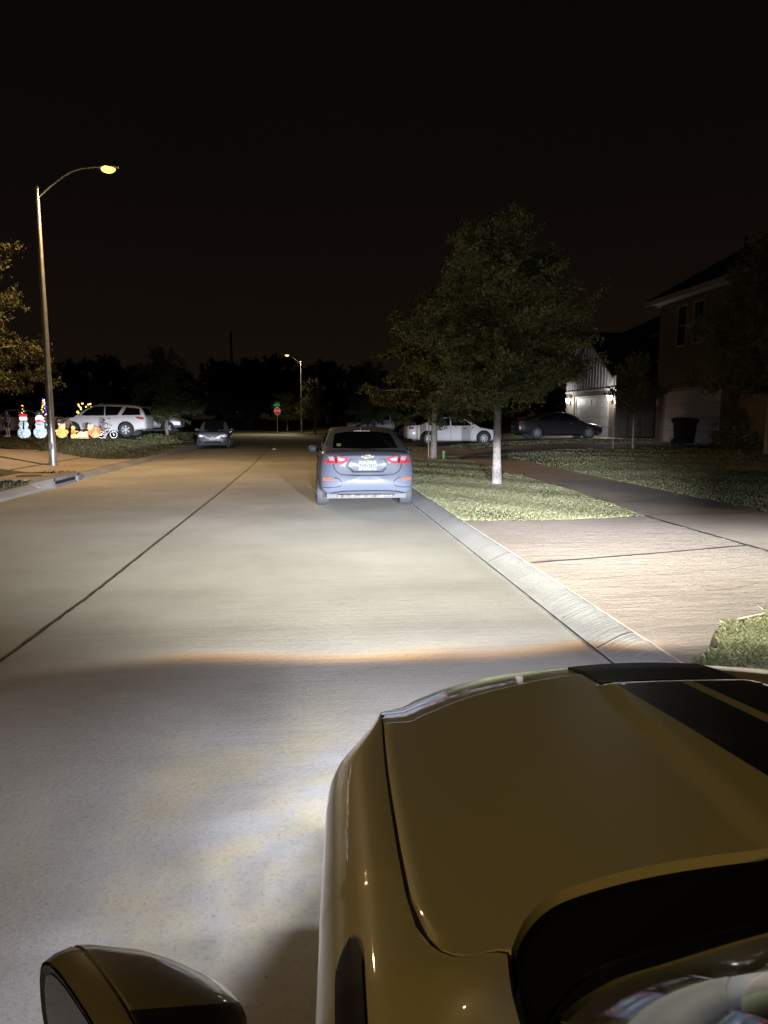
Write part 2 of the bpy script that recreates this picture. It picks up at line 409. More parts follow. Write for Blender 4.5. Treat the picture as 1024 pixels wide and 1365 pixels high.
# grass blades: one object per lawn
def grass(name, label, regions, zf, mat, seed, excl):
    rng = np.random.default_rng(seed); V = []; Fc = []; tot = 0
    for (x0,x1,y0,y1,n,h,w) in regions:
        x = rng.uniform(x0,x1,n); y = rng.uniform(y0,y1,n)
        keep = np.ones(n, bool)
        for ex in excl: keep &= ~ex(x,y)
        # thin patches
        pat = np.sin(x*1.7+np.sin(y*.9)*1.3)*np.sin(y*1.3+np.sin(x*2.1)) ; keep &= rng.random(n) < np.clip(.8+.5*pat, .2, 1)
        x = x[keep]; y = y[keep]; n = len(x)
        z = np.interp(np.abs(x), [p[0] for p in zf], [p[1] for p in zf])
        a = rng.uniform(0,2*np.pi,n); hh = h*rng.uniform(.4,1.25,n)*(1+.25*np.sin(x*3+y*2)); ww = w*rng.uniform(.7,1.3,n); ln = hh*rng.uniform(.2,1.3,n); la = rng.uniform(0,2*np.pi,n)
        p = np.zeros((n,4,3)); dx = np.cos(a)*ww; dy = np.sin(a)*ww
        p[:,0] = np.stack([x-dx,y-dy,z-.005],1); p[:,1] = np.stack([x+dx,y+dy,z-.005],1)
        mx = x+np.cos(la)*ln*.35; my = y+np.sin(la)*ln*.35
        p[:,2] = np.stack([mx+dx*.7,my+dy*.7,z+hh*.6],1)
        p[:,3] = np.stack([x+np.cos(la)*ln,y+np.sin(la)*ln,z+hh],1)
        V.append(p.reshape(-1,3)); i = np.arange(n)*4 + tot; tot += n*4
        Fc.append(np.stack([i,i+1,i+2,i+3],1))
    V = np.concatenate(V); Fc = np.concatenate(Fc)
    me = bpy.data.meshes.new(name); me.vertices.add(len(V)); me.vertices.foreach_set('co', V.ravel())
    me.loops.add(Fc.size); me.loops.foreach_set('vertex_index', Fc.ravel().astype(np.int32))
    me.polygons.add(len(Fc)); me.polygons.foreach_set('loop_start', (np.arange(len(Fc))*4).astype(np.int32))
    me.update(calc_edges=True); me.validate(); me.materials.append(mat)
    o = link(name, me); tag(o, label, 'grass', kind='stuff'); return o
def near_apron(x, y):
    ye = np.interp(x, [2.28,2.42,2.58,2.74,2.93,3.2,3.5,5.02,16.4],[3.88,4.03,4.2,4.44,4.68,4.84,4.95,5.1,5.1])
    yf = np.interp(x, [2.28,3.2,4.3,5.02,16.4],[10.2,9.96,9.98,10.12,10.1])
    wob = .05*np.sin(x*11)+.03*np.sin(x*27+1)+.02*np.sin(x*61)
    return (y > ye-.03+wob) & (y < yf+.01+wob*.3) & (x < 16.4)
def walk_ex(x, y):
    a = np.interp(y, [5,10,14,27],[5.02,5.06,5.38,5.68]); c = np.interp(y, [5,10,14,27],[7.01,7.02,7.07,7.37])
    return (x > a) & (x < c) & (y < 37)
drv_ex = lambda x, y: ((y > 27.0) & (y < 32.05) & (x < 16.5)) | ((y > 36.25) & (y < 42.65) & (x < 17))
grass('grass', 'short green and straw lawn grass on the right verge and front lawns',
      [(2.29,5.75,9.9,17,150000,.028,.0024),(2.29,5.8,17,27,45000,.042,.007),(2.29,5.9,32,48,16000,.07,.015),
       (7.0,12,10.0,20,80000,.034,.004),(12,17,10,27,16000,.06,.013),(7.0,12,20,27,16000,.055,.011),(7,17,32,50,16000,.07,.016),(7,9,2,5,3000,.05,.006)],
      RZ, M['grass'], 3, [near_apron, walk_ex, drv_ex])
M['grassnear'] = mat_leaf('grass_blades_near', (.045,.062,.022), (.085,.095,.038), (.19,.155,.09))
grass('grass', 'mixed green and dry lawn grass in the near corner of the driveway, right edge',
      [(2.30,5.1,3.3,5.2,150000,.024,.0009),(2.30,5.1,1.5,3.3,9000,.03,.003),(2.4,5.0,3.7,5.12,6000,.036,.0009)],
      RZ, M['grassnear'], 13, [near_apron, walk_ex, drv_ex])
ldrv_ex = lambda x, y: ((y > 20.6) & (y < 27.25) & (x > -16)) | ((y > 40.4) & (y < 46.6) & (x > -21)) | ((y > 17.6) & (y < 20.3) & (x > -7.7))
grass('grass', 'dry olive lawn grass on the left verge around the street lamp',
      [(-14,-6.4,10,20.7,42000,.055,.009),(-16,-6.41,27,41,42000,.06,.014),(-24,-14,18,41,14000,.06,.018),(-14,-6.5,46,60,9000,.08,.02)],
      LZ, M['grassdry'], 5, [ldrv_ex])

# ------------------------------------------------------------------ trees
def tube_rows(mb, pts, rad, n): mb.tube(pts, rad, n)
def tree_mesh(name, seed, H, th, RX, tr, limbs, subs, twigs, lv, leaf, prof, bark, leafmat, droop=0., rise=.55):
    """trunk with limbs; crown of many leaf-sized faces along every twig"""
    rnd = random.Random(seed); rng = np.random.default_rng(seed)
    tb = MB(); trunk = []
    wx = wy = 0
    for k in range(9):
        t = k/8; wx += rnd.uniform(-.03,.03)*H/6; wy += rnd.uniform(-.03,.03)*H/6
        trunk.append((wx if k else 0, wy if k else 0, t*H*.86))
    tb.tube(trunk, [tr*(1.25 if k == 0 else 1)*(1-.3*(k/8) if k < 3 else .86*(1-(k-2)/6.3)) for k in range(9)], 10)
    tips = []
    def env(z): return RX*interp(prof, (z-th)/(H-th))
    for i in range(limbs):
        t = (i+.5)/limbs; z0 = lerp(th*.92, H*.76, t**1.1); az = i*2.399+rnd.uniform(-.4,.4)
        q = z0/(H*.86)*8; a = trunk[int(q)]; c = trunk[min(8,int(q)+1)]; base = Vector(lerp(Vector(a), Vector(c), q-int(q)))
        rch = env(min(H*.97, z0+(H-z0)*.35))*rnd.uniform(.8,1.12)
        up = rch*rise*rnd.uniform(.6,1.4)*(1 if t < .75 else 1.7)
        d = Vector((math.cos(az), math.sin(az), 0)); P = []
        for k in range(6):
            s_ = k/5; P.append(base + d*rch*s_ + Vector((rnd.uniform(-.06,.06)*s_, rnd.uniform(-.06,.06)*s_, up*s_**.8 - droop*rch*s_*s_)))
        r0 = tr*lerp(.30,.15,t); tb.tube(P, [r0*(1-.85*k/5) for k in range(6)], 6)
        for j in range(subs):
            s_ = lerp(.10, 1, (j+rnd.random())/subs); q2 = s_*4.999; bp = lerp(P[int(q2)], P[int(q2)+1], q2-int(q2))
            dd = (d*rnd.uniform(.2,1)+Vector((rnd.uniform(-1,1), rnd.uniform(-1,1), rnd.uniform(-.25,.9)-droop))).normalized()
            L = rch*rnd.uniform(.22,.5)*(1.15-.4*s_); e = bp + dd*L
            tb.tube([bp, bp+dd*L*.5+Vector((0,0,.02)), e], [r0*.3, r0*.2, r0*.07], 4, False)
            for k in range(twigs):
                u = lerp(.15,1.05,(k+rnd.random())/twigs); tp = bp+dd*L*u
                td = (dd*.6+Vector((rnd.uniform(-1,1), rnd.uniform(-1,1), rnd.uniform(-.6,.7)-droop*.7))).normalized()
                tips.append((tp, td, rnd.uniform(.18,.42)*RX/2.1))
    for j in range(limbs*3):   # short shoots along the upper trunk
        q = lerp(th/(H*.86)*8, 7.99, rnd.random()); bp = lerp(Vector(trunk[int(q)]), Vector(trunk[int(q)+1]), q-int(q))
        az = rnd.uniform(0,2*PI); dd = Vector((math.cos(az), math.sin(az), rnd.uniform(-.1,.8))).normalized(); L = RX*rnd.uniform(.15,.4)
        for k in range(4): tips.append((bp+dd*L*(k+.5)/4, (dd+Vector((rnd.uniform(-1,1),rnd.uniform(-1,1),rnd.uniform(-.5,.6)))).normalized(), rnd.uniform(.18,.36)*RX/2.1))
    # top leaders
    for j in range(limbs):
        bp = Vector(trunk[8])*rnd.uniform(.85,1); az = rnd.uniform(0,2*PI); dd = Vector((math.cos(az)*.5, math.sin(az)*.5, rnd.uniform(.4,1))).normalized()
        L = (H-bp.z)*rnd.uniform(.6,1.15); tb.tube([bp, bp+dd*L], [tr*.12, tr*.03], 4, False)
        for k in range(twigs): tips.append((bp+dd*L*(k+1)/twigs, (dd+Vector((rnd.uniform(-1,1),rnd.uniform(-1,1),rnd.uniform(-.3,.6)))).normalized(), rnd.uniform(.15,.35)*RX/2.1))
    T = np.array([tuple(t[0]) for t in tips]); D = np.array([tuple(t[1]) for t in tips]); Ls = np.array([t[2] for t in tips])
    n = len(T)*lv; idx = np.repeat(np.arange(len(T)), lv)
    u = rng.random(n); pos = T[idx]+D[idx]*(Ls[idx]*u)[:,None]+rng.normal(0,.045*RX/2.1,(n,3))
    pos[:,2] = np.maximum(pos[:,2], th*.75)
    ax = rng.normal(size=(n,3))+D[idx]*.6; ax /= np.linalg.norm(ax,axis=1)[:,None]
    bx = np.cross(ax, rng.normal(size=(n,3))); bx /= np.linalg.norm(bx,axis=1)[:,None]
    s_ = leaf*rng.uniform(.55,1.35,n)[:,None]
    V = np.stack([pos-ax*s_, pos+bx*s_*.42, pos+ax*s_, pos-bx*s_*.42],1).reshape(-1,3)
    Fc = np.arange(n*4).reshape(-1,4)
    me = bpy.data.meshes.new(name+'_crown'); me.from_pydata(V.tolist(), [], Fc.tolist()); me.materials.append(leafmat)
    return tb.mesh(name+'_trunk', bark, 50), me
OVAL = [(-.1,.6),(.0,.86),(.15,1.0),(.4,.96),(.6,.80),(.78,.56),(.9,.32),(1,.1)]
WIDE = [(-.1,.7),(.0,.9),(.2,1.0),(.45,.95),(.7,.7),(.88,.4),(1,.1)]
TM = {}
TM['elm'] = tree_mesh('elm', 11, 6.0, 1.75, 2.05, .1, 30, 10, 8, 46, .039, OVAL, M['bark'], M['leaf'], .12, .5)
TM['oak'] = tree_mesh('oak', 23, 5.7, 1.35, 2.0, .1, 22, 8, 8, 38, .042, WIDE, M['bark'], M['leaf_oak'], .3, .42)
TM['olive'] = tree_mesh('olive', 31, 6.2, 1.5, 2.6, .12, 22, 8, 8, 26, .055, WIDE, M['bark'], M['leaf2'], .25, .45)
TM['sapling'] = tree_mesh('sapling', 41, 3.6, 1.3, 1.0, .04, 14, 7, 7, 12, .045, OVAL, M['bark'], M['leaf'], .1, .7)
TM['far'] = tree_mesh('far', 51, 10, 1.5, 4.2, .22, 22, 7, 7, 9, .27, OVAL, M['bark_dark'], M['leaf_far'], .05, .5)
TM['far2'] = tree_mesh('far2', 57, 9, 1.0, 5.0, .22, 22, 7, 7, 9, .27, WIDE, M['bark_dark'], M['leaf_far'], .05, .45)
def tree(kind, name, label, loc, s=1, rz=0, group=None, cat='tree', sz=None):
    t = empty(name, label, cat, loc, rz, group); t.scale = (s, s, sz or s)
    link('trunk', TM[kind][0], t); link('crown', TM[kind][1], t); return t
tree('elm', 'elm_tree', 'tallest verge tree with fine dark leaves and pale trunk beside the bright sidewalk', (4.29,15.7,.15), .96, 1.9, sz=.97)
tree('oak', 'oak_tree', 'low branching verge tree directly in front of the white sedan, its trunk staked', (4.62,25.7,.15), 1.15, 1.1, sz=1.08)
tree('oak', 'oak_tree', 'drooping verge tree above the roof of the blue sedan', (4.36,47,.15), .92, 3.0)
tree('olive', 'oak_tree', 'olive leaved street tree lit amber at the left edge, behind the near lamp post', (-10.9,23.5,.55), 1.08, 2.6)
tree('oak', 'oak_tree', 'round crowned lawn tree with small trunk in front of the silver pickup', (-8.2,43.6,.2), .98, 4.1)
tree('olive', 'young_tree', 'small tree with thin trunk just right of the far street lamp', (.95,74,.15), .72, .3, sz=.9)
tree('olive', 'young_tree', 'bushy small tree between the stop sign and the far street lamp', (-2.3,88,.15), .75, 1.7)
tree('sapling', 'young_tree', 'slender sapling with staked trunk on the dark lawn before the garage lights', (12.2,25.6,.48), 1.0, .8)
tree('elm', 'elm_tree', 'big dark tree at the right edge hiding the brick house wall', (14.2,20.6,.5), 1.12, 2.4, sz=1.1)
wrnd = random.Random(5)
for i, (x, h) in enumerate([(-75,9),(-66,11),(-57,10),(-49,9),(-42,11),(-35,10.2),(-29,11.6),(-23,9.6),(-17.5,9),(-12.5,10),(-8.6,11.6),(-4.6,11.2),(-.6,10.2),(3.2,9.8),(7.5,10),(12,9.2),(17,9.5),(23,10),(30,9),(39,10)]):
    k = 'far' if i % 2 else 'far2'
    tree(k, 'woods_tree', 'dark tree of the black tree line across the end of the street', (x*1.06, 114+wrnd.uniform(-3,8), .05), h/9.4, wrnd.uniform(0,6), 'trees of the dark tree line', sz=h/9.6)
for i, (x, y, s) in enumerate([(-32,60,.55),(-27,68,.6),(-22,74,.55),(-38,50,.6)]):
    tree('far2', 'woods_tree', 'dark garden tree standing behind the parked cars on the left', (x,y,.6), s, i*1.3, 'dark garden trees behind the left cars')

def bush(name, label, loc, rx, ry, h, n, mat, leaf, seed, group=None, parent_parts=True):
    rng = np.random.default_rng(seed); t = empty(name, label, 'shrub', loc, 0, group)
    d = rng.normal(size=(n,3)); d[:,2] = np.abs(d[:,2]); d /= np.linalg.norm(d,axis=1)[:,None]
    r = rng.random(n)**.4*(1+.25*np.sin(d[:,0]*5+seed)*np.sin(d[:,1]*4)); pos = d*r[:,None]*np.array([rx,ry,h])
    ax = rng.normal(size=(n,3)); ax /= np.linalg.norm(ax,axis=1)[:,None]; bx = np.cross(ax, rng.normal(size=(n,3))); bx /= np.linalg.norm(bx,axis=1)[:,None]
    s_ = leaf*rng.uniform(.6,1.4,n)[:,None]
    V = np.stack([pos-ax*s_, pos+bx*s_*.45, pos+ax*s_, pos-bx*s_*.45],1).reshape(-1,3)
    me = bpy.data.meshes.new('foliage'); me.from_pydata(V.tolist(), [], np.arange(n*4).reshape(-1,4).tolist()); me.materials.append(mat)
    link('foliage', me, t)
    sb = MB(); rnd = random.Random(seed)
    for k in range(7):
        a = rnd.uniform(0,2*PI); sb.tube([(0,0,-.05),(math.cos(a)*rx*.35,math.sin(a)*ry*.35,h*.5),(math.cos(a)*rx*.7,math.sin(a)*ry*.7,h*.8)], [.012,.008,.004], 5)
    sb.build('stem', M['bark_dark'], t); return t
bush('shrub', 'low spreading shrub at the foot of the round lawn tree on the left', (-8.5,42.2,.22), 1.3, .8, .55, 1500, M['leaf2'], .07, 3)
bush('shrub', 'dark shrub against the brick wall right of the trash bin', (15.6,24.6,.55), .6, 1.3, 1.0, 1500, M['leaf'], .06, 4)
bush('shrub', 'dark shrub under the downspout at the right edge', (15.7,21.6,.55), .6, 1.2, .9, 1200, M['leaf'], .06, 5)

st = MB(); st.tube([(0,0,-.05),(.01,0,1.55)], .022, 6)
o = st.build('tree_stake', M['wood'], None, 40); o.location = (4.42,25.62,.15); tag(o, 'pale wooden stake beside the trunk of the tree before the white sedan', 'stake')
c = o.copy(); COL.objects.link(c); c.location = (11.55,25.9,.46); tag(c, 'thin dark stake standing left of the sapling trunk', 'stake'); c.scale = (.7,.7,1.0)
o = MB().lathe([(.05,0),(.05,.3),(.035,.34),(.001,.35)], 10).build('pipe_marker', pm('marker_green', (.12,.25,.12), .6), None, 40); o.location = (4.9,25.2,.15); tag(o, 'short green pipe marker in the grass right of the staked tree', 'marker')

# ------------------------------------------------------------------ street lamps
SOD = (1.0, .65, .30)
def street_lamp(label, loc, h, arm, rise, col, watt, rz=0, lens_e=3.4):
    t = empty('street_lamp', label, 'street lamp', loc, rz, 'street lamps')
    p = MB(); p.tube([(0,0,-.05),(0,0,.02),(0,0,h*.5),(0,0,h)], [.125,.12,.088,.06], 16); p.lathe([(.2,0),(.2,.03),(.13,.05),(.13,0)], 16); p.build('pole', M['galv'], t, 40)
    c = MB(); c.lathe([(.068,h-.02),(.07,h+.09),(.05,h+.12),(.001,h+.13)], 12); c.build('pole_cap', M['galv'], t, 40); c = MB(); c.box(-.05,.05,-.125,-.105,.55,.75); c.build('hand_hole_cover', M['galv'], t)
    a = MB(); pts = smooth_pts([(0.02,0,h-.22),(arm*.22,0,h+rise*.22),(arm*.55,0,h+rise*.86),(arm*.9,0,h+rise)], it=3)
    a.tube(pts, .032, 10); a.build('arm', M['galv'], t, 40)
    hd = MB(); z = h+rise
    rows = []
    for s_, wy, zt, zb in ((-.02,.04,.04,-.04),(.1,.06,.06,-.05),(.25,.12,.08,-.06),(.45,.15,.08,-.06),(.6,.12,.06,-.05),(.68,.05,.02,-.03)):
        rows.append([(arm*.9-.05+s_, wy*math.cos(q), z+(zt if math.sin(q) > 0 else -zb)*math.sin(q)) for q in [2*PI*k/14 for k in range(14)]])
    hd.grid(rows, True); hd.build('lamp_head', M['galv'], t, 50)
    ln = MB(); lx = arm*.9+.33
    ln.ball((lx,0,z-.055), .17, 16, 8, (1.25,.85,.70))
    le = pm('lamp_lens', col, .3, emit=(col[0], col[1]*.92, col[2]*.35), estr=lens_e, var=.02); ln.build('lens', le, t, 60)
    L = bpy.data.lights.new('lamp_light', 'SPOT'); L.energy = watt; L.color = col; L.spot_size = R(164); L.spot_blend = .5; L.shadow_soft_size = .12
    lo = bpy.data.objects.new('lamp_light', L); COL.objects.link(lo); lo.parent = t; lo.location = (lx,0,z-.2)
    return t
street_lamp('amber lit lamp post standing on the left verge by the storm drain', (-7.88,23.2,.14), 8.25, 1.95, .72, SOD, 3300)
street_lamp('pale lit lamp post far down the street right of the bend', (-.45,76,.13), 7.4, -1.95, .72, (1.0,.80,.45), 1700, 0, 3)
street_lamp('lamp post on the left verge behind the photographer', (-7.9,-13,.14), 8.25, 1.95, .72, SOD, 3150)

# ------------------------------------------------------------------ storm drain, signs, pole, bin
t = empty('storm_drain', 'concrete storm drain inlet with dark slot in the left kerb', 'storm drain', (-6.12,18.8,0))
b = MB(); b.box(-.42,.05,-.95,.95,.125,.20); b.box(-.42,.05,-1.02,-.88,-.04,.199); b.box(-.42,.05,.88,1.02,-.04,.199)
b.box(-.42,-.3,-.88,.88,-.04,.125)
for s_ in (-1,1):
    b.add([(.05,s_*1.02,-.03),(.05,s_*1.02,.198),(-.42,s_*1.02,.198),(-.42,s_*1.02,-.03),(-.03,s_*1.7,-.03),(-.03,s_*1.7,.05),(-.26,s_*1.7,.126),(-.42,s_*1.7,.1)],
          [(0,1,5,4),(1,2,6,5),(2,3,7,6),(4,5,6,7)])
b.build('inlet_frame', M['kerb'], t)
MB().box(-.12,-.02,-.879,.879,-.03,.124).build('opening', M['rubber'], t)
MB().box(-1.55,-.43,-1.0,1.05,.05,.175).build('cover_slab', M['walk'], t)
o = MB().lathe([(.31,0),(.31,.012),(.28,.016),(.001,.016)], 28).build('manhole_cover', pm('cast_iron', (.09,.07,.055), .7, metal=.4, bump=.6, bscale=30), None, 40)
o.location = (-7.05,18.95,.1755); tag(o, 'round dark iron manhole cover on the concrete slab of the storm drain', 'manhole cover')

def textmesh(s, size, ext=.002):
    c = bpy.data.curves.new('txt', 'FONT'); c.body = s; c.size = size; c.align_x = 'CENTER'; c.align_y = 'CENTER'; c.extrude = ext; c.resolution_u = 3
    o = bpy.data.objects.new('txt', c); COL.objects.link(o); dg = bpy.context.evaluated_depsgraph_get()
    me = bpy.data.meshes.new_from_object(o.evaluated_get(dg)); bpy.data.objects.remove(o); return me
t = empty('stop_sign', 'red octagonal stop sign under green street name blades at the far bend', 'road sign', (-3.15,79.5,.13), R(38))
MB().tube([(0,0,-.05),(0,0,3.3)], .03, 8).build('post', M['galv'], t, 40)
o8 = [(.42*math.cos(PI/8+k*PI/4), .42*math.sin(PI/8+k*PI/4)) for k in range(8)]
def octa(r, y0, y1, name, m):
    pl = [(r*math.cos(PI/8+k*PI/4), r*math.sin(PI/8+k*PI/4)) for k in range(8)]
    bb = MB(); bb.prism(pl, y0, y1); bb.xform(Matrix.Translation((0,-.05,2.35)) @ Matrix.Rotation(PI/2,4,'X')); return bb.build(name, m, t)
octa(.44, -.002, .004, 'sign_border', M['signwhite']); sp_ = octa(.405, .004, .008, 'sign_face', M['signred'])
me = textmesh('STOP', .33); me.materials.append(M['signwhite']); lo = link('lettering', me, sp_); lo.location = (0,-.0605,2.35); lo.rotation_euler = (PI/2,0,0)
for rz, z in ((0,2.98),(PI/2,3.2)):
    bb = MB(); bb.box(-.42,.42,-.006,.006,z-.1,z+.1); bb.xform(Matrix.Rotation(rz,4,'Z')); bb.build('name_blade', M['signgreen'], t)
o = MB().tube([(0,0,0),(0,0,25)], [.45,.25], 8).build('utility_tower', M['bark_dark'], None, 40); o.location = (-19.9,200,.2); tag(o, 'tall thin dark pole rising behind the tree line left of the bend', 'pole')
t = empty('trash_bin', 'dark wheeled trash bin in front of the brick house garage door', 'trash bin', (15.55,28.0,.56), R(90))
bb = MB(); bb.grid([[(-.25,-.3,.06),(.25,-.3,.06),(.25,.3,.06),(-.25,.3,.06)],[(-.3,-.36,.9),(.3,-.36,.9),(.3,.36,.9),(-.3,.36,.9)],[(-.34,-.4,.92),(.34,-.4,.92),(.34,.4,.92),(-.34,.4,.92)],[(-.34,-.4,.98),(.34,-.4,.98),(.34,.4,.98),(-.34,.4,.98)]], True); bb.add([(-.25,-.3,.06),(.25,-.3,.06),(.25,.3,.06),(-.25,.3,.06)],[(0,1,2,3)]); bb.build('body', M['bin'], t)
bb = MB(); bb.grid([[(-.36,-.42,.985),(.36,-.42,.985),(.36,.44,.985),(-.36,.44,.985)],[(-.35,-.41,1.03),(.35,-.41,1.03),(.35,.43,1.06),(-.35,.43,1.06)],[(-.2,-.2,1.1),(.2,-.2,1.1),(.2,.3,1.12),(-.2,.3,1.12)]], True); bb.add([(-.2,-.2,1.1),(.2,-.2,1.1),(.2,.3,1.12),(-.2,.3,1.12)],[(0,1,2,3)]); bb.build('lid', M['bin'], t)
for s_ in (-1,1): MB().lathe([(.001,-.03),(.12,-.03),(.12,.03),(.001,.03)], 16, (s_*.29,.3,.12), 'x').build('wheel', M['tyre'], t, 40)

# ------------------------------------------------------------------ cars
def section(w, zb, zt, crown=.025):
    h = zt-zb
    half = [(.0,zb),(.55*w,zb),(.86*w,zb+.01),(.955*w,zb+.07),(.985*w,zb+.18*h),(w,zb+.42*h),(.992*w,zb+.62*h),(.975*w,zb+.80*h),(.945*w,zb+.93*h),(.90*w,zt-.012),(.80*w,zt+.004),(.5*w,zt+crown*.75),(.0,zt+crown)]
    return half
def ring(half): return half + [(-x,z) for x,z in half[-2:0:-1]]
def loft_body(sp):
    wb, fo, ro, W = sp['wb'], sp['fo'], sp['ro'], sp['W']
    yf, yr = wb/2+fo, -(wb/2+ro); df, dr = sp.get('df',.28), sp.get('dr',.16)
    mb = MB(); rows = []
    def st(y):
        w = W/2*interp(sp['plan'], y); zt = interp(sp['deck'], y); zb = interp(sp['sill'], y)
        return ring(section(w, zb, zt, interp(sp.get('crown', [(0,.025)]), y)))
    ys = np.linspace(yr+dr, yf-df, 46)
    seq = []
    S = [.03,.3,.6,.8,.9,.955,.985]
    n = sp.get('pw', 3.2)
    def cap(y0, depth, sgn):
        r0 = st(y0); cz = (min(p[1] for p in r0)+max(p[1] for p in r0))/2; out = []
        for s_ in S:
            yo = depth*(1-s_**n)**(1/n)
            out.append([(x*s_, y0+sgn*yo + sgn*sp.get('shape', lambda x,z,e: 0)(x*s_, cz+(z-cz)*s_, sgn)*(1-s_**6), cz+(z-cz)*s_) for x,z in r0])
        return out
    rows += cap(ys[0], dr, -1)
    rows += [[(x,y,z) for x,z in st(y)] for y in ys]
    rows += cap(ys[-1], df, 1)[::-1]
    mb.grid(rows, True)
    n_ = len(rows[0]); mb.f.append(list(range(n_))[::-1]); mb.mi.append(0)
    o_ = (len(rows)-1)*n_; mb.f.append([o_+k for k in range(n_)]); mb.mi.append(0)
    return mb
def loft_cabin(sp):
    rf = smooth_pts(sp['roof'], it=3); W = sp['W']; zm = max(p[1] for p in rf); rows = []
    for y, z in rf:
        zb = interp(sp['deck'], y)-.03; w = W/2*interp(sp['plan'], y)
        wbt = w*.93; k = max(0.02, min(1, (z-zb)/(zm-zb))); wt = lerp(wbt, W/2*sp.get('tumble',.70), k)
        half = [(wbt,zb),(lerp(wbt,wt,.5)+.012*k,lerp(zb,z-.05*k,.55)),(wt+.005,z-.055*k),(wt-.02*k,z-.022*k),(wt*.86,z-.004),(wt*.5,z+.012*k),(0,z+.017*k)]
        rows.append([(x,y,zz) for x,zz in half] + [(-x,y,zz) for x,zz in half[-2::-1]])
    mb = MB(); mb.grid(rows)
    for e in (0,-1):
        n_ = len(rows[0]); o_ = 0 if e == 0 else (len(rows)-1)*n_
        mb.f.append([o_+k for k in range(n_)]); mb.mi.append(0)
    return mb
def project(name, polys, axis, bvh, off, mat, parent, depth=.02, cell=.09, smooth=30):
    """polygons (2-D outlines) laid on the body as thin panels with a skirt. axis: 'L','R','F','B','T'"""
    bm = bmesh.new()
    for poly in polys:
        if axis in 'LR': vs = [bm.verts.new((0,p[0],p[1])) for p in poly]
        elif axis in 'FB': vs = [bm.verts.new((p[0],0,p[1])) for p in poly]
        else: vs = [bm.verts.new((p[0],p[1],0)) for p in poly]
        bm.faces.new(vs)
    ax = {'L':(1,2),'R':(1,2),'F':(0,2),'B':(0,2),'T':(0,1)}[axis]
    for a in ax:
        lo = min(v.co[a] for v in bm.verts); hi = max(v.co[a] for v in bm.verts); n = int((hi-lo)/cell)
        for k in range(1, n+1):
            co = [0,0,0]; no = [0,0,0]; co[a] = lo+(hi-lo)*k/(n+1); no[a] = 1
            bmesh.ops.bisect_plane(bm, geom=bm.verts[:]+bm.edges[:]+bm.faces[:], plane_co=co, plane_no=no)
    dirv = {'L':Vector((1,0,0)),'R':Vector((-1,0,0)),'F':Vector((0,-1,0)),'B':Vector((0,1,0)),'T':Vector((0,0,-1))}[axis]
    for v in bm.verts:
        h = bvh.ray_cast(v.co - dirv*8, dirv)
        if h[0] is None:
            q = bvh.find_nearest(v.co - dirv*2.2); h = q
        k = {'L':0,'R':0,'F':1,'B':1,'T':2}[axis]
        v.co[k] = h[0][k]; v.co -= dirv*off
    bd = [e for e in bm.edges if e.is_boundary]; r = bmesh.ops.extrude_edge_only(bm, edges=bd)
    for g in r['geom']:
        if isinstance(g, bmesh.types.BMVert): g.co += dirv*depth
    bmesh.ops.recalc_face_normals(bm, faces=bm.faces)
    me = bpy.data.meshes.new(name); bm.to_mesh(me); bm.free(); me.materials.append(mat); shade(me, smooth)
    return link(name, me, parent)
def mir(poly): return [(-x, z) for x, z in poly]
def stripe(pts, w):
    """thin 2-D line as quads"""
    out = []
    for (x0,z0),(x1,z1) in zip(pts, pts[1:]):
        dx,dz = x1-x0, z1-z0; l = math.hypot(dx,dz); nx,nz = -dz/l*w/2, dx/l*w/2; ex,ez = dx/l*w*.3, dz/l*w*.3
        out.append([(x0-nx-ex,z0-nz-ez),(x1-nx+ex,z1-nz+ez),(x1+nx+ex,z1+nz+ez),(x0+nx-ex,z0+nz-ez)])
    return out
def arches(me_body, sp, dark):
    """cut wheel wells with real cylinders"""
    o = bpy.data.objects.new('tmp', me_body); COL.objects.link(o); cut = []
    for s_ in (-1,1):
        for y in (sp['wb']/2, -sp['wb']/2):
            x0 = sp['W']/2*.55*s_; x1 = sp['W']/2*1.2*s_
            c = MB(); c.lathe([(sp['wr']+.055, min(x0,x1)),(sp['wr']+.055, max(x0,x1))], 28, (0,y,sp['wr']+.02), 'x')
            co = c.build('cut', dark); cut.append(co)
            m = o.modifiers.new('b', 'BOOLEAN'); m.operation = 'DIFFERENCE'; m.object = co; m.solver = 'EXACT'
            try: m.material_mode = 'TRANSFER'
            except Exception: pass
    dg = bpy.context.evaluated_depsgraph_get(); me = bpy.data.meshes.new_from_object(o.evaluated_get(dg))
    for c in cut + [o]: bpy.data.objects.remove(c)
    return me
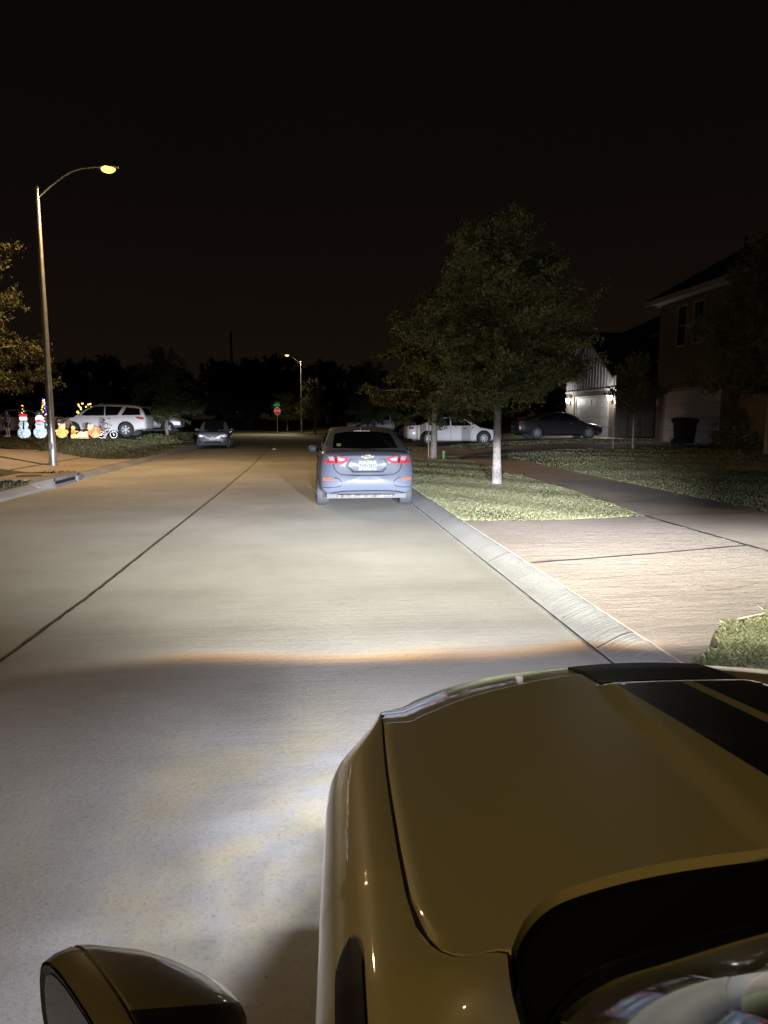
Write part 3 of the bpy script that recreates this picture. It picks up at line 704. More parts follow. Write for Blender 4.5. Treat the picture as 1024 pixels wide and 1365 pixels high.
def wheel_meshes(r, wd, nsp, rimmat, spw=.045, hubr=.06):
    t = MB(); pr = [(r*.60,-wd*.42),(r*.72,-wd*.5),(r*.93,-wd*.5),(r*.985,-wd*.40),(r,-wd*.2),(r,wd*.2),(r*.985,wd*.40),(r*.93,wd*.5),(r*.72,wd*.5),(r*.60,wd*.42)]
    t.lathe(pr, 28, axis='x', cap=False); t.lathe([(.001,-.01),(r*.62,-.01),(r*.62,.01),(.001,.01)], 20, axis='x')
    m = MB(); x = wd*.36
    m.lathe([(r*.56,x-.04),(r*.645,x-.02),(r*.66,x+.012),(r*.60,x+.012),(r*.56,x-.01)], 28, axis='x', cap=False)
    m.lathe([(.001,x+.012),(hubr,x+.006),(hubr*1.2,x-.03)], 14, axis='x')
    for k in range(nsp):
        for d in (-.13,.13):
            a = 2*PI*k/nsp+d*(5/nsp)
            q = MB(); q.add([(x-.035,-spw/2,hubr*.5),(x-.035,spw/2,hubr*.5),(x-.02,spw*.42,r*.6),(x-.02,-spw*.42,r*.6),(x+.004,-spw/2*.8,hubr*.5),(x+.004,spw/2*.8,hubr*.5),(x+.006,spw*.3,r*.6),(x+.006,-spw*.3,r*.6)],
                            [(0,1,2,3),(4,7,6,5),(0,4,5,1),(1,5,6,2),(2,6,7,3),(3,7,4,0)])
            q.xform(Matrix.Rotation(a,4,'X')); m.add(q.v, q.f)
    return t.mesh('tyre', M['tyre'], 40), m.mesh('rim', rimmat, 35)
def make_car(name, label, cat, loc, rz, sp, paint, group=None):
    t = empty(name, label, cat, loc, rz, group)
    bb = loft_body(sp); cb = loft_cabin(sp)
    full = MB(); full.add(bb.v, bb.f); full.add(cb.v, cb.f)
    bvh = BVHTree.FromPolygons([Vector(v) for v in full.v], full.f)
    me = arches(bb.mesh('body', [paint, M['rubber']], None), sp, M['rubber'])
    shade(me, 32); body = link('body', me, t)
    cb.build('cabin', sp.get('cabin_paint', paint), t, 40)
    tm, rm = wheel_meshes(sp['wr'], sp.get('ww',.215), sp.get('nsp',5), sp.get('rim', M['alloy']), sp.get('spw',.045))
    for y in (sp['wb']/2, -sp['wb']/2):
        for s_ in (-1,1):
            w = link('wheel', tm, t, (s_*(sp['W']/2-.115), y, sp['wr'])); w.rotation_euler = (0,0,0 if s_ > 0 else PI); link('rim', rm, w)
    off = .005
    for poly in sp.get('side_windows', []):
        for ax in 'LR': project('side_window', [poly], ax, bvh, off, M['glass'], t, .02)
    for poly in sp.get('top_glass', []): project(poly[0], [poly[1]], 'T', bvh, off, M['glass'], t, .03)
    for nm, ax, polys, m in sp.get('panels', []): project(nm, polys, ax, bvh, sp.get('poff', .006), m, t, .025)
    for y, z in sp.get('handles', []):
        for s_ in (-1,1):
            h = bvh.ray_cast(Vector((s_*3,y,z)), Vector((-s_,0,0))); 
            if h[0]: MB().box(h[0].x-.012, h[0].x+.022 if s_ > 0 else h[0].x+.012, y-.09, y+.09, z-.016, z+.016).build('door_handle', sp.get('handle', M['chrome']), t) if s_ > 0 else MB().box(h[0].x-.022, h[0].x+.012, y-.09, y+.09, z-.016, z+.016).build('door_handle', sp.get('handle', M['chrome']), t)
    my, mz, mx = sp['mirror']
    for s_ in (-1,1):
        q = MB(); q.ball((s_*(mx+.12),my,mz), .1, 14, 9, (1.15,.75,.8)); q.tube([(s_*(mx-.06),my+.02,mz-.06),(s_*(mx+.08),my,mz-.03)], [.03,.025], 8); q.build('wing_mirror', sp.get('mirror_paint', paint), t, 50)
    # floor pan
    MB().box(-sp['W']/2*.8, sp['W']/2*.8, -(sp['wb']/2+sp['ro']*.7), sp['wb']/2+sp['fo']*.7, .2, .3).build('floor_pan', M['rubber'], t)
    return t, bvh

def sedan(W=1.82, wb=2.75, fo=.9, ro=1.05, H=1.46, wr=.33, **kw):
    hb = wb/2
    sp = dict(W=W, wb=wb, fo=fo, ro=ro, wr=wr, df=.30, dr=.18,
      plan=[(-hb-ro,.86),(-hb-ro*.6,.94),(-hb,.985),(0,1),(hb,.985),(hb+fo*.55,.93),(hb+fo,.80)],
      deck=[(-hb-ro,.97*H/1.46),(-hb-ro*.55,1.03*H/1.46),(-hb+.15,1.0*H/1.46),(0,.955*H/1.46),(hb-.55,.95*H/1.46),(hb,.88*H/1.46),(hb+fo*.6,.79*H/1.46),(hb+fo,.68*H/1.46)],
      sill=[(-hb-ro,.34),(-hb-.3,.24),(-hb+.4,.19),(hb-.4,.19),(hb+.3,.2),(hb+fo,.26)],
      roof=[(-hb-ro*.42,1.0*H/1.46),(-hb+.25,1.29*H/1.46),(-hb+.8,1.43*H/1.46),(-.1,H),(.3,1.44*H/1.46),(hb-.75,1.26*H/1.46),(hb-.2,.90*H/1.46)],
      side_windows=[[(-hb+.02,1.02*H/1.46),(-hb+.42,1.27*H/1.46),(-hb+.85,1.35*H/1.46),(-.3,1.385*H/1.46),(-.3,.99*H/1.46)],[(-.24,.99*H/1.46),(-.24,1.385*H/1.46),(.2,1.37*H/1.46),(.55,1.24*H/1.46),(hb-.62,1.0*H/1.46)]],
      top_glass=[('windshield',[(-.56,hb-.36),(-.3,hb-.29),(.3,hb-.29),(.56,hb-.36),(.5,.33),(.25,.28),(-.25,.28),(-.5,.33)]),
                 ('rear_window',[(-.58,-hb-ro*.28),(0,-hb-ro*.34),(.58,-hb-ro*.28),(.5,-hb+.66),(0,-hb+.72),(-.5,-hb+.66)])],
      handles=[(-.5,.86*H/1.46),(.45,.84*H/1.46)], mirror=(hb-.62,1.0*H/1.46,W/2*.93))
    sp.update(kw); return sp

# ---- the blue sedan parked ahead, seen from behind
def cz_shape(x, z, sgn):
    if sgn > 0: return 0
    d = 0
    d += .05*math.exp(-((z-.99)/.05)**2)            # boot lip
    d += .055*(1/(1+math.exp((z-.62)/.018)))        # bumper stands proud below the boot lid
    d -= .035*math.exp(-((z-.33)/.05)**2)
    d -= .03*math.exp(-((z-.80)/.09)**4)*(1 if abs(x) < .42 else 0)
    return d
CZ = sedan(1.79, 2.70, .90, 1.06, 1.46, .33, dr=.26, pw=3.4, shape=cz_shape,
    plan=[(-2.41,.90),(-2.0,.95),(-1.4,.985),(0,1),(1.35,.985),(1.8,.93),(2.25,.8)],
    deck=[(-2.41,1.0),(-2.2,1.035),(-1.9,1.035),(-1.2,1.0),(0,.96),(.8,.95),(1.35,.88),(1.85,.79),(2.25,.68)],
    sill=[(-2.41,.30),(-1.75,.26),(-.9,.2),(.9,.19),(1.6,.2),(2.25,.26)],
    roof=[(-1.98,1.035),(-1.35,1.24),(-.75,1.40),(-.1,1.46),(.35,1.44),(.7,1.27),(1.2,.93)],
    top_glass=[('windshield',[(-.56,1.0),(-.3,1.06),(.3,1.06),(.56,1.0),(.5,.4),(0,.34),(-.5,.4)]),
               ('rear_window',[(-.60,-1.80),(0,-1.86),(.60,-1.80),(.535,-.98),(.3,-.90),(0,-.87),(-.3,-.90),(-.535,-.98)])],
    tumble=.69, nsp=5, handle=M['plastic'], handles=[(-.5,.87),(.45,.85)], mirror=(.78,.98,.83))
cz_paint = mat_paint('blue_grey_paint', (.090,.100,.132), .0, .55, .1)
cz_paint.node_tree.nodes['Principled BSDF'].inputs['Coat Weight'].default_value = .12; cz_paint.node_tree.nodes['Principled BSDF'].inputs['Coat Roughness'].default_value = .16
sil = lambda pts: [pts, mir(pts)]
tlL = [(-.775,.93),(-.755,.985),(-.66,.998),(-.55,.988),(-.40,.958),(-.325,.925),(-.345,.895),(-.40,.858),(-.47,.842),(-.62,.845),(-.745,.853),(-.775,.87)]
RT = [(-.335,.905),(-.40,.805),(-.275,.692),(-.215,.692),(-.335,.805),(-.285,.905),(-.19,.93),(-.31,.93)]; RTM = pm('recess_dark_grey',(.028,.03,.038),.5)
BC = stripe(smooth_pts([(-.58,.60),(-.50,.58),(-.44,.50),(-.47,.45),(-.62,.425),(-.82,.42)]),.016); BCM = pm('crease_dark',(.03,.033,.045),.5)
CZ['panels'] = [
    ('tail_light','B',[tlL],M['lampred']), ('tail_light','B',[mir(tlL)],M['lampred']),
    ('recess_trim','B',[RT],RTM), ('recess_trim','B',[mir(RT)],RTM),
    ('boot_seam','B',stripe(smooth_pts([(-.60,.84),(-.585,.745),(-.5,.665),(-.40,.645),(0,.632),(.40,.645),(.5,.665),(.585,.745),(.60,.84)]),.018),M['rubber']),
    ('recess_seam','B',stripe([(-.275,.70),(.275,.70)],.026),M['rubber']),
    ('reflector','B',[[(-.79,.592),(-.60,.575),(-.585,.55),(-.77,.548)]],M['reflector']), ('reflector','B',[mir([(-.79,.592),(-.60,.575),(-.585,.55),(-.77,.548)])],M['reflector']),
    ('bumper_crease','B',BC,BCM), ('bumper_crease','B',[mir(q) for q in BC],BCM),
    ('diffuser_line','B',stripe(smooth_pts([(-.66,.315),(-.5,.35),(-.3,.362),(.3,.362),(.5,.35),(.66,.315)]),.022),M['plastic']),
]
czt, czb = make_car('parked_car', 'blue grey sedan parked ahead at the right kerb, seen from behind', 'car', (1.09, 12.42+2.41, 0), R(-.6), CZ, cz_paint)
# lamp internals, plate, emblem, inspection sticker, antenna, exhaust shield
tl = [o for o in czt.children if o.name.startswith('tail_light')]
LENSW = pm('tail_lamp_clear', (.26,.25,.26), .5, var=.15, vscale=60)
for o, s_ in zip(tl, (1,-1)):
    for pl in ([(-.69,.965),(-.60,.975),(-.585,.90),(-.665,.895)], [(-.52,.955),(-.42,.937),(-.385,.918),(-.43,.892),(-.50,.885),(-.525,.91)]):
        project('lens_element', [pl if s_ > 0 else mir(pl)], 'B', czb, .011, LENSW, o, .02)
    pl = [(-.575,.983),(-.54,.98),(-.535,.85),(-.57,.85)]
    project('lens_divider', [pl if s_ > 0 else mir(pl)], 'B', czb, .0105, M['lampdark'], o, .02)
hit = czb.ray_cast(Vector((0,-5,.81)), Vector((0,1,0)))[0]; py = hit.y
pb = MB().box(-.155,.155,py-.022,py+.01,.728,.898).build('licence_plate', M['plate'], czt)
for s, size, z in (('TXR•2832', .098, .80), ('TEXAS', .03, .873)):
    me = textmesh(s, size); me.materials.append(M['ink']); lt = link('lettering', me, pb); lt.location = (0,py-.0245,z); lt.rotation_euler = (PI/2,0,0); lt.scale = (.72 if size > .05 else 1,1,1)
for x,z in ((-.085,.889),(.085,.889),(-.085,.737),(.085,.737)): MB().box(x-.012,x+.012,py-.026,py-.02,z-.006,z+.006).build('plate_bolt', M['ink'], pb)
bt = [(-.085,.975),(-.04,.975),(-.028,.988),(.045,.988),(.035,.975),(.095,.975),(.08,.955),(.03,.955),(.02,.942),(-.05,.942),(-.04,.955),(-.1,.955)]
project('emblem_rim', [[(x*1.15,.965+(z-.965)*1.3) for x,z in bt]], 'B', czb, .010, M['alloy'], czt, .02); project('emblem', [bt], 'B', czb, .016, M['gold'], czt, .02)
project('inspection_sticker', [[(-.52,-1.70),(-.44,-1.715),(-.44,-1.60),(-.52,-1.585)]], 'T', czb, .009, pm('sticker_yellow', (.5,.5,.2), .5), czt, .01)
bb = MB(); bb.box(-.52,.30,-2.22,-2.12,.225,.275); bb.box(-.35,.1,-2.24,-2.2,.235,.262); bb.box(.3,.5,-2.2,-2.1,.24,.27); bb.build('exhaust_shield', pm('silver_shield', (.075,.072,.06), .8, metal=.0, var=.8, vscale=12, bump=.6), czt)
MB().lathe([(.05,0),(.042,.02),(.02,.05),(.004,.06)], 10, (0,-.75,1.40), sx=.6, sy=1.6).build('antenna_fin', cz_paint, czt, 40)
project('brake_light', [[(-.16,-.845),(.16,-.845),(.15,-.80),(-.15,-.80)]], 'T', czb, .012, M['lampdark'], czt, .01)

# ---- oncoming parked silver sedan on the left
ON = sedan(1.80, 2.70, .92, 1.02, 1.50, .33, tumble=.70, nsp=5, deck=[(-2.37,1.0),(-1.9,1.05),(-1.2,1.03),(0,.98),(.8,.98),(1.35,.955),(1.9,.91),(2.27,.84)])
hl = [(.44,.685),(.58,.765),(.80,.80),(.83,.74),(.76,.655),(.58,.635)]
HLW = pm('headlamp_reflector', (.85,.85,.88), .35, coat=1, var=.15, vscale=40)
FR = [(-.80,.44),(-.60,.44),(-.58,.33),(-.78,.32)]
ON['panels'] = [('grille','F',[[(-.50,.745),(.50,.745),(.34,.60),(.22,.55),(-.22,.55),(-.34,.60)]],M['plastic']),
    ('headlight','F',[hl],HLW),('headlight','F',[mir(hl)],HLW),
    ('lower_grille','F',[[(-.42,.43),(.42,.43),(.52,.30),(-.52,.30)]],M['plastic']),('fog_recess','F',[FR],M['plastic']),('fog_recess','F',[mir(FR)],M['plastic']),
    ('chrome_vee','F',stripe([(-.46,.74),(-.27,.585),(.27,.585),(.46,.74)],.035),M['alloy'])]
ont, onb = make_car('parked_car', 'silver grey sedan facing the camera at the left kerb', 'car', (-5.22, 42.0, 0), R(183), ON, mat_paint('silver_grey_paint', (.075,.075,.087), .1, .45))
hy = onb.ray_cast(Vector((0,6,.53)), Vector((0,-1,0)))[0].y
MB().box(-.16,.16,hy-.02,hy+.035,.47,.60).build('licence_plate', M['plate'], ont)
bb = MB(); bb.tube([(-.07,hy+.03,.66),(0,hy+.04,.62),(.07,hy+.03,.66)], .011, 6); bb.build('emblem', M['alloy'], ont, 40)

# ---- white family SUV on the left driveway
SU = dict(W=1.98, wb=2.90, fo=.95, ro=1.12, wr=.39, df=.30, dr=.22, ww=.25, nsp=6, pw=4, tumble=.78,
    plan=[(-2.57,.90),(-2.2,.96),(-1.45,.99),(0,1),(1.45,.99),(1.9,.95),(2.4,.84)],
    deck=[(-2.57,1.12),(-2.2,1.16),(0,1.11),(1.0,1.10),(1.5,1.07),(2.0,1.0),(2.4,.90)],
    sill=[(-2.57,.42),(-1.9,.33),(-.9,.26),(.9,.26),(1.8,.28),(2.4,.32)],
    roof=[(-2.50,1.12),(-2.38,1.42),(-2.2,1.69),(-1.6,1.745),(-.2,1.78),(.35,1.72),(.9,1.42),(1.35,1.08)],
    side_windows=[[(-2.26,1.19),(-2.2,1.55),(-1.5,1.63),(-1.22,1.18)],[(-1.02,1.18),(-1.28,1.64),(-.35,1.68),(-.35,1.16)],[(-.29,1.16),(-.29,1.68),(.25,1.66),(.72,1.4),(.98,1.16)]],
    top_glass=[('windshield',[(-.66,1.2),(.66,1.2),(.6,.5),(-.6,.5)])], handles=[(-.55,1.0),(.45,.98)], mirror=(.92,1.18,.94))
tls = [(-2.5,1.05),(-2.05,1.11),(-2.0,1.03),(-2.3,.95),(-2.5,.93)]
SU['panels'] = [('tail_light','L',[tls],M['lampred']),('tail_light','R',[tls],M['lampred']),('rear_window','B',[[(-.66,1.18),(.66,1.18),(.58,1.58),(-.58,1.58)]],M['glass']),
    ('grille','F',[[(-.5,.85),(.5,.85),(.44,.55),(-.44,.55)]],M['plastic']),('headlight','F',[[(.55,.85),(.8,.82),(.78,.6),(.6,.6)]],M['lampwhite']),('headlight','F',[mir([(.55,.85),(.8,.82),(.78,.6),(.6,.6)])],M['lampwhite']),
    ('sill_trim','L',[[(-.98,.27),(.98,.27),(.98,.34),(-.98,.34)]],M['plastic']),('sill_trim','R',[[(-.98,.27),(.98,.27),(.98,.34),(-.98,.34)]],M['plastic'])]
SUP = mat_paint('white_paint', (.70,.68,.68), 0, .4)
sut, sub = make_car('parked_suv', 'white SUV parked on the left driveway behind the yard lights', 'SUV', (-11.35,42.0,.645), R(87), SU, SUP)
for s_ in (-1,1):
    for y in (1.45,-1.45):
        bb = MB(); P = [(math.cos(a)*.475, math.sin(a)*.475) for a in [PI*k/14 for k in range(-1,16)]]
        pts = []
        for yy, zz in P:
            h = sub.ray_cast(Vector((s_*3, y+yy, .41+max(.02,zz))), Vector((-s_,0,0)))[0]; pts.append(((h.x if h else s_*.97), y+yy, .41+zz))
        bb.tube(pts, .022, 6); bb.build('arch_trim', SUP, sut, 40)
for s_ in (-1,1): MB().tube([(s_*.66,-1.9,1.76),(s_*.66,-1.7,1.80),(s_*.64,-.1,1.82),(s_*.62,.1,1.78)], .02, 6).build('roof_rail', M['chrome'], sut, 40)

# ---- white sedan across the far right driveway, black sedan in front of it
WS = sedan(1.86, 2.95, .84, 1.10, 1.46, .345, nsp=9, spw=.03, tumble=.68)
hl2 = [(1.85,.74),(2.05,.73),(2.24,.66),(2.2,.62),(1.95,.66)]
WS['panels'] = [('tail_light','R',[[(-2.45,.95),(-2.2,.93),(-2.2,.84),(-2.45,.82)]],M['lampred']),('tail_light','L',[[(-2.45,.95),(-2.2,.93),(-2.2,.84),(-2.45,.82)]],M['lampred']),
    ('headlight','R',[hl2],M['lampwhite']),('headlight','L',[hl2],M['lampwhite']),('side_marker','R',[[(2.02,.62),(2.16,.60),(2.16,.57),(2.02,.59)]],M['reflector']),
    ('door_seam','R',stripe([(-.27,.26),(-.27,.96)],.012)+stripe([(.86,.3),(.8,.9)],.012)+stripe([(-1.0,.5),(-1.15,.94)],.012),M['rubber']),
    ('body_crease','R',stripe([(-1.9,.80),(1.3,.74)],.012),pm('white_crease',(.35,.35,.36),.5))]
make_car('parked_car', 'white sedan side on across the far sidewalk, behind the two verge trees', 'car', (7.72,37.3,.28), R(-90), WS, mat_paint('pearl_white_paint', (.66,.66,.68), 0, .4))
BS = sedan(1.84, 2.92, .92, 1.08, 1.47, .34, nsp=7, spw=.05, tumble=.69, rim=pm('grey_rim',(.42,.42,.43),.35,metal=.6))
BS['panels'] = [('tail_light','R',[[(-2.5,.96),(-2.2,1.0),(-2.12,.95),(-2.45,.85)]],M['lampred']),('tail_light','L',[[(-2.5,.96),(-2.2,1.0),(-2.12,.95),(-2.45,.85)]],M['lampred']),
    ('headlight','R',[[(1.75,.84),(2.0,.82),(2.26,.70),(2.2,.64),(1.9,.73)]],M['lampwhite']),('headlight','L',[[(1.75,.84),(2.0,.82),(2.26,.70),(2.2,.64),(1.9,.73)]],M['lampwhite'])]
make_car('parked_car', 'black sedan side on in front of the lit garage', 'car', (13.9,38.5,.53), R(-90), BS, mat_paint('black_paint', (.018,.018,.022), 0, .3))

# ---- white sedan at the left edge and far trucks
LS = sedan(1.82, 2.7, .9, 1.05, 1.46, .33)
LS['panels'] = [('tail_light','R',[[(-2.42,.95),(-2.1,.97),(-2.1,.85),(-2.42,.83)]],M['lampred']),('tail_light','L',[[(-2.42,.95),(-2.1,.97),(-2.1,.85),(-2.42,.83)]],M['lampred'])]
make_car('parked_car', 'pale sedan at the left edge behind the glowing snowmen', 'car', (-16.75,44.2,.74), R(90), LS, mat_paint('pale_beige_paint', (.48,.40,.38), .1, .4))
def pickup():
    return dict(W=1.98, wb=3.5, fo=.95, ro=1.2, wr=.4, df=.25, dr=.1, ww=.26, nsp=6, pw=5, tumble=.74,
    plan=[(-2.95,.96),(-1.75,1),(0,1),(1.75,.99),(2.2,.95),(2.7,.86)], deck=[(-2.95,1.18),(-.9,1.18),(-.8,1.15),(.9,1.14),(1.3,1.13),(2.2,1.08),(2.7,.98)],
    sill=[(-2.95,.5),(-1.75,.42),(0,.36),(1.75,.38),(2.7,.42)], roof=[(-.92,1.16),(-.84,1.6),(-.7,1.82),(.2,1.86),(.6,1.8),(1.35,1.12)],
    side_windows=[[(-.76,1.24),(-.72,1.68),(-.05,1.72),(-.05,1.22)],[(.02,1.22),(.02,1.72),(.45,1.7),(.98,1.22)]], top_glass=[('windshield',[(-.64,1.2),(.64,1.2),(.58,.66),(-.58,.66)])],
    handles=[(-.55,1.06),(.3,1.05)], mirror=(.85,1.25,.95),
    panels=[('headlight','R',[[(2.2,1.02),(2.5,.98),(2.6,.86),(2.25,.9)]],M['reflector']),('headlight','L',[[(2.2,1.02),(2.5,.98),(2.6,.86),(2.25,.9)]],M['reflector']),
            ('bed_cover','T',[[(-.85,-2.8),(.85,-2.8),(.85,-.98),(-.85,-.98)]],M['plastic'])])
make_car('pickup_truck', 'silver pickup beyond the white SUV, behind the round lawn tree', 'pickup truck', (-11.2,51.0,.62), R(-88), pickup(), mat_paint('silver_paint', (.36,.37,.42), .4, .35))
make_car('pickup_truck', 'grey pickup far down the right side behind the drooping verge tree', 'pickup truck', (5.9,58,.3), R(90), pickup(), mat_paint('grey_paint', (.28,.28,.29), .3, .4))

# ------------------------------------------------------------------ the muscle car in the foreground
HPSI = R(-2.5)
hero = empty('muscle_car', 'pale coupe with twin black hood stripes, tinted amber by lamp light, nearest the camera', 'car', (1.0,1.6,0), HPSI)
def hz(x, y): return 1.05-.15*(y+.9)/1.05-.05*(x/.9)**2
def sst(a, b, x):
    t = max(0, min(1, (x-a)/(b-a))); return t*t*(3-2*t)
GAP = [(-.819,.114),(-.829,-.101),(-.835,-.28),(-.838,-.428),(-.84,-.634),(-.839,-.765),(-.833,-.845),(-.82,-.886),(-.796,-.913),(-.772,-.914),(-.752,-.907),(-.734,-.914)]
NOSE = [(-.819,.114),(-.78,.114),(-.745,.135),(-.714,.18),(-.618,.262),(-.498,.328),(-.329,.374),(-.211,.397),(0,.41)]
COWL = [(-.734,-.914),(-.722,-.885),(-.705,-.858),(-.675,-.825),(-.641,-.803),(-.558,-.778),(-.466,-.762),(-.33,-.752),(0,-.748)]
HE = smooth_pts([(-.826,.034),(-.788,.024),(-.752,.016),(-.735,.045),(-.685,.093),(-.618,.157),(-.533,.215),(-.445,.262),(-.371,.296),(-.298,.326),(-.21,.358),(-.1,.38),(0,.385)], it=2)
DD = [(-.83,.125),(-.78,.17),(-.72,.21),(-.6,.22),(-.445,.20),(-.3,.15),(-.2,.125),(0,.12)]
CW = smooth_pts(COWL, it=2)
def fnose(x): return interp(HE, -abs(x))
def fas_z(x, y):   # drooping nose panel ahead of the hood's front edge
    d = y-fnose(x); return hz(x, fnose(x))-.004-.19*d-.16*d*d
NS = [(x, fnose(x)+interp(DD, x)) for x in [-.822+.822*k/40 for k in range(41)]]
def fcowl(x): return interp(CW, -abs(x))
def gap_x(y):
    return interp(sorted([(p[1], p[0]) for p in GAP[:8]]), y)
def crease_x(y): return interp([(-.75,.325),(-.653,.315),(-.517,.296),(-.294,.272),(-.091,.253),(.21,.205),(.25,.2)], y)
def dome(x, y):
    c = crease_x(y); a = 1-sst(c-.02, c+.012, abs(x))
    fade = 1-sst(.15, .225, y)
    lowfront = 1-.55*sst(-.75,-.2,-(-y)*-1) if False else 1
    return .016*a*fade*lowfront*(1-.35*sst(-.1,-.75,y))
def hood_z(x, y):
    # the leading edge rolls down over its last centimetres
    z = hz(x, y) + dome(x, y); e = fnose(x)-y
    if e < .012: z -= .6*(.012-math.sqrt(max(0,.012**2-(.012-max(0,e))**2)))
    g = abs(gap_x(min(.114,max(-.88,y)))) - abs(x)
    if g < .012 and y < .11: z -= .006*(1-max(0,g)/.012)**2
    return z
# stripes are a surface pattern: pure function of the hood's own coordinate
def mat_hood(name, col):
    m, t, b = newmat(name); sp = t.node('ShaderNodeSeparateXYZ'); t.put(sp.inputs[0], t.coord()); x = sp.outputs[0]
    def band(a, c): return t.math('MULTIPLY', t.ss(x, a-.0007, a+.0007), t.math('SUBTRACT', 1, t.ss(x, c-.0007, c+.0007)))
    f = t.math('ADD', band(-.19,-.010), band(.026,.206), clamp=True)
    base = t.ramp(t.noise(t.coord(), 400, 2), [(.35, sc(col,.95)), (.65, sc(col,1.05))])
    t.put(b.inputs['Base Color'], t.mix(f, base, (.006,.006,.007,1)))
    b.inputs['Roughness'].default_value = .42; b.inputs['Coat Weight'].default_value = 1; b.inputs['Coat Roughness'].default_value = .025
    return m
HCOL = (.66,.62,.27)
M['hood'] = mat_hood('hood_paint_striped', HCOL); M['hero'] = mat_paint('pale_paint', HCOL, 0, .42, .05)
M['hero'].node_tree.nodes['Principled BSDF'].inputs['Coat Roughness'].default_value = .025
# hood: structured grid between rear edge and nose, inside the gap line
b = MB(); rows = []
def hood_boundary_left(v):   # v 0 rear .. 1 front along the gap line
    return None
UN, VN = 96, 60
def hood_x(u, y):  # u -1..1
    g = abs(gap_x(min(.114, y)))-.004
    return u*g
us = [math.sin(PI/2*(2*i/UN-1))*.35+(2*i/UN-1)*.65 for i in range(UN+1)]
for j in range(VN+1):
    v = j/VN; v = v+.12*math.sin(2*PI*v)*0; row = []
    for u in us:
        x0 = u*.815
        # rear boundary: cowl in the middle, rounded corner to the gap at the sides
        ax = abs(u)*.8365
        if ax < .734: yr_ = fcowl(ax)
        else: yr_ = interp([(.734,-.914),(.752,-.908),(.772,-.913),(.796,-.911),(.81,-.9),(.82,-.884),(.829,-.845),(.8365,-.775)], ax)
        yf_ = fnose(x0)-.001
        vv = 1-(1-v)**2.0 if v > .5 else v*(1-(.5)**2.0)/.5
        y = lerp(yr_, yf_, vv)
        x = u*(abs(gap_x(min(.114,max(-.75,y))))-.0025)
        row.append((x, y, hood_z(x, y)))
    rows.append(row)
b.grid(rows)
# turned-down flanges all round give the shut lines their depth
def flange(pts, d): b.grid([pts, [(p[0]*.998, p[1], p[2]-d) for p in pts]])
flange([r[0] for r in rows], .04); flange([r[-1] for r in rows], .04); flange(rows[0], .04); flange(rows[-1], .03)
hood = b.build('hood', M['hood'], hero, 28)
for s_ in (-1,1):
    sb = MB(); P = smooth_pts(GAP, it=2); rws = []
    for i,(x,y) in enumerate(P):
        a = P[max(0,i-1)]; c = P[min(len(P)-1,i+1)]; dx,dy = c[0]-a[0], c[1]-a[1]; l = math.hypot(dx,dy) or 1; nx,ny = -dy/l, dx/l
        rws.append([(s_*-(x+nx*o), y+ny*o, hz(x,y)-.007-abs(o)*.2) for o in (-.009,0,.009)])
    sb.grid(rws); sb.build('gap_shade_strip', M['rubber'], hero, 60)  # black strip added under the hood gap to stand for its shade
# carbon insert at the front centre
def mat_carbon():
    m, t, bs = newmat('carbon_weave'); co = t.coord()
    w = t.node('ShaderNodeTexWave'); w.wave_type = 'BANDS'; w.bands_direction = 'DIAGONAL'; w.inputs['Scale'].default_value = 28; w.inputs['Distortion'].default_value = 0
    t.put(w.inputs['Vector'], co); t.put(bs.inputs['Base Color'], t.ramp(w.outputs['Fac'], [(.35,(.004,.004,.005)),(.65,(.028,.026,.028))])); bs.inputs['Roughness'].default_value = .55; bs.inputs['Specular IOR Level'].default_value = .25; bs.inputs['Coat Weight'].default_value = .0; return m
b = MB(); rows = []
for i in range(41):
    x = -.218+.42*i/40; row = []
    y1 = fnose(x)+.095; y0 = .225-.02*(abs(x)/.2)**2
    if i in (0,): y0 = y1-.01
    for j in range(13):
        y = lerp(y0, y1, j/12); row.append((x, y, (hood_z(x, y) if y < fnose(x)-.012 else fas_z(x, y)+.004)+.004))
    rows.append(row)
b.grid(rows); fl = [r[0] for r in rows]; b.grid([fl, [(x,y,z-.012) for x,y,z in fl]]); fl = [r[-1] for r in rows]; b.grid([fl, [(x,y+.002,z-.03) for x,y,z in fl]])
b.build('grille_insert', mat_carbon(), hero, 35)
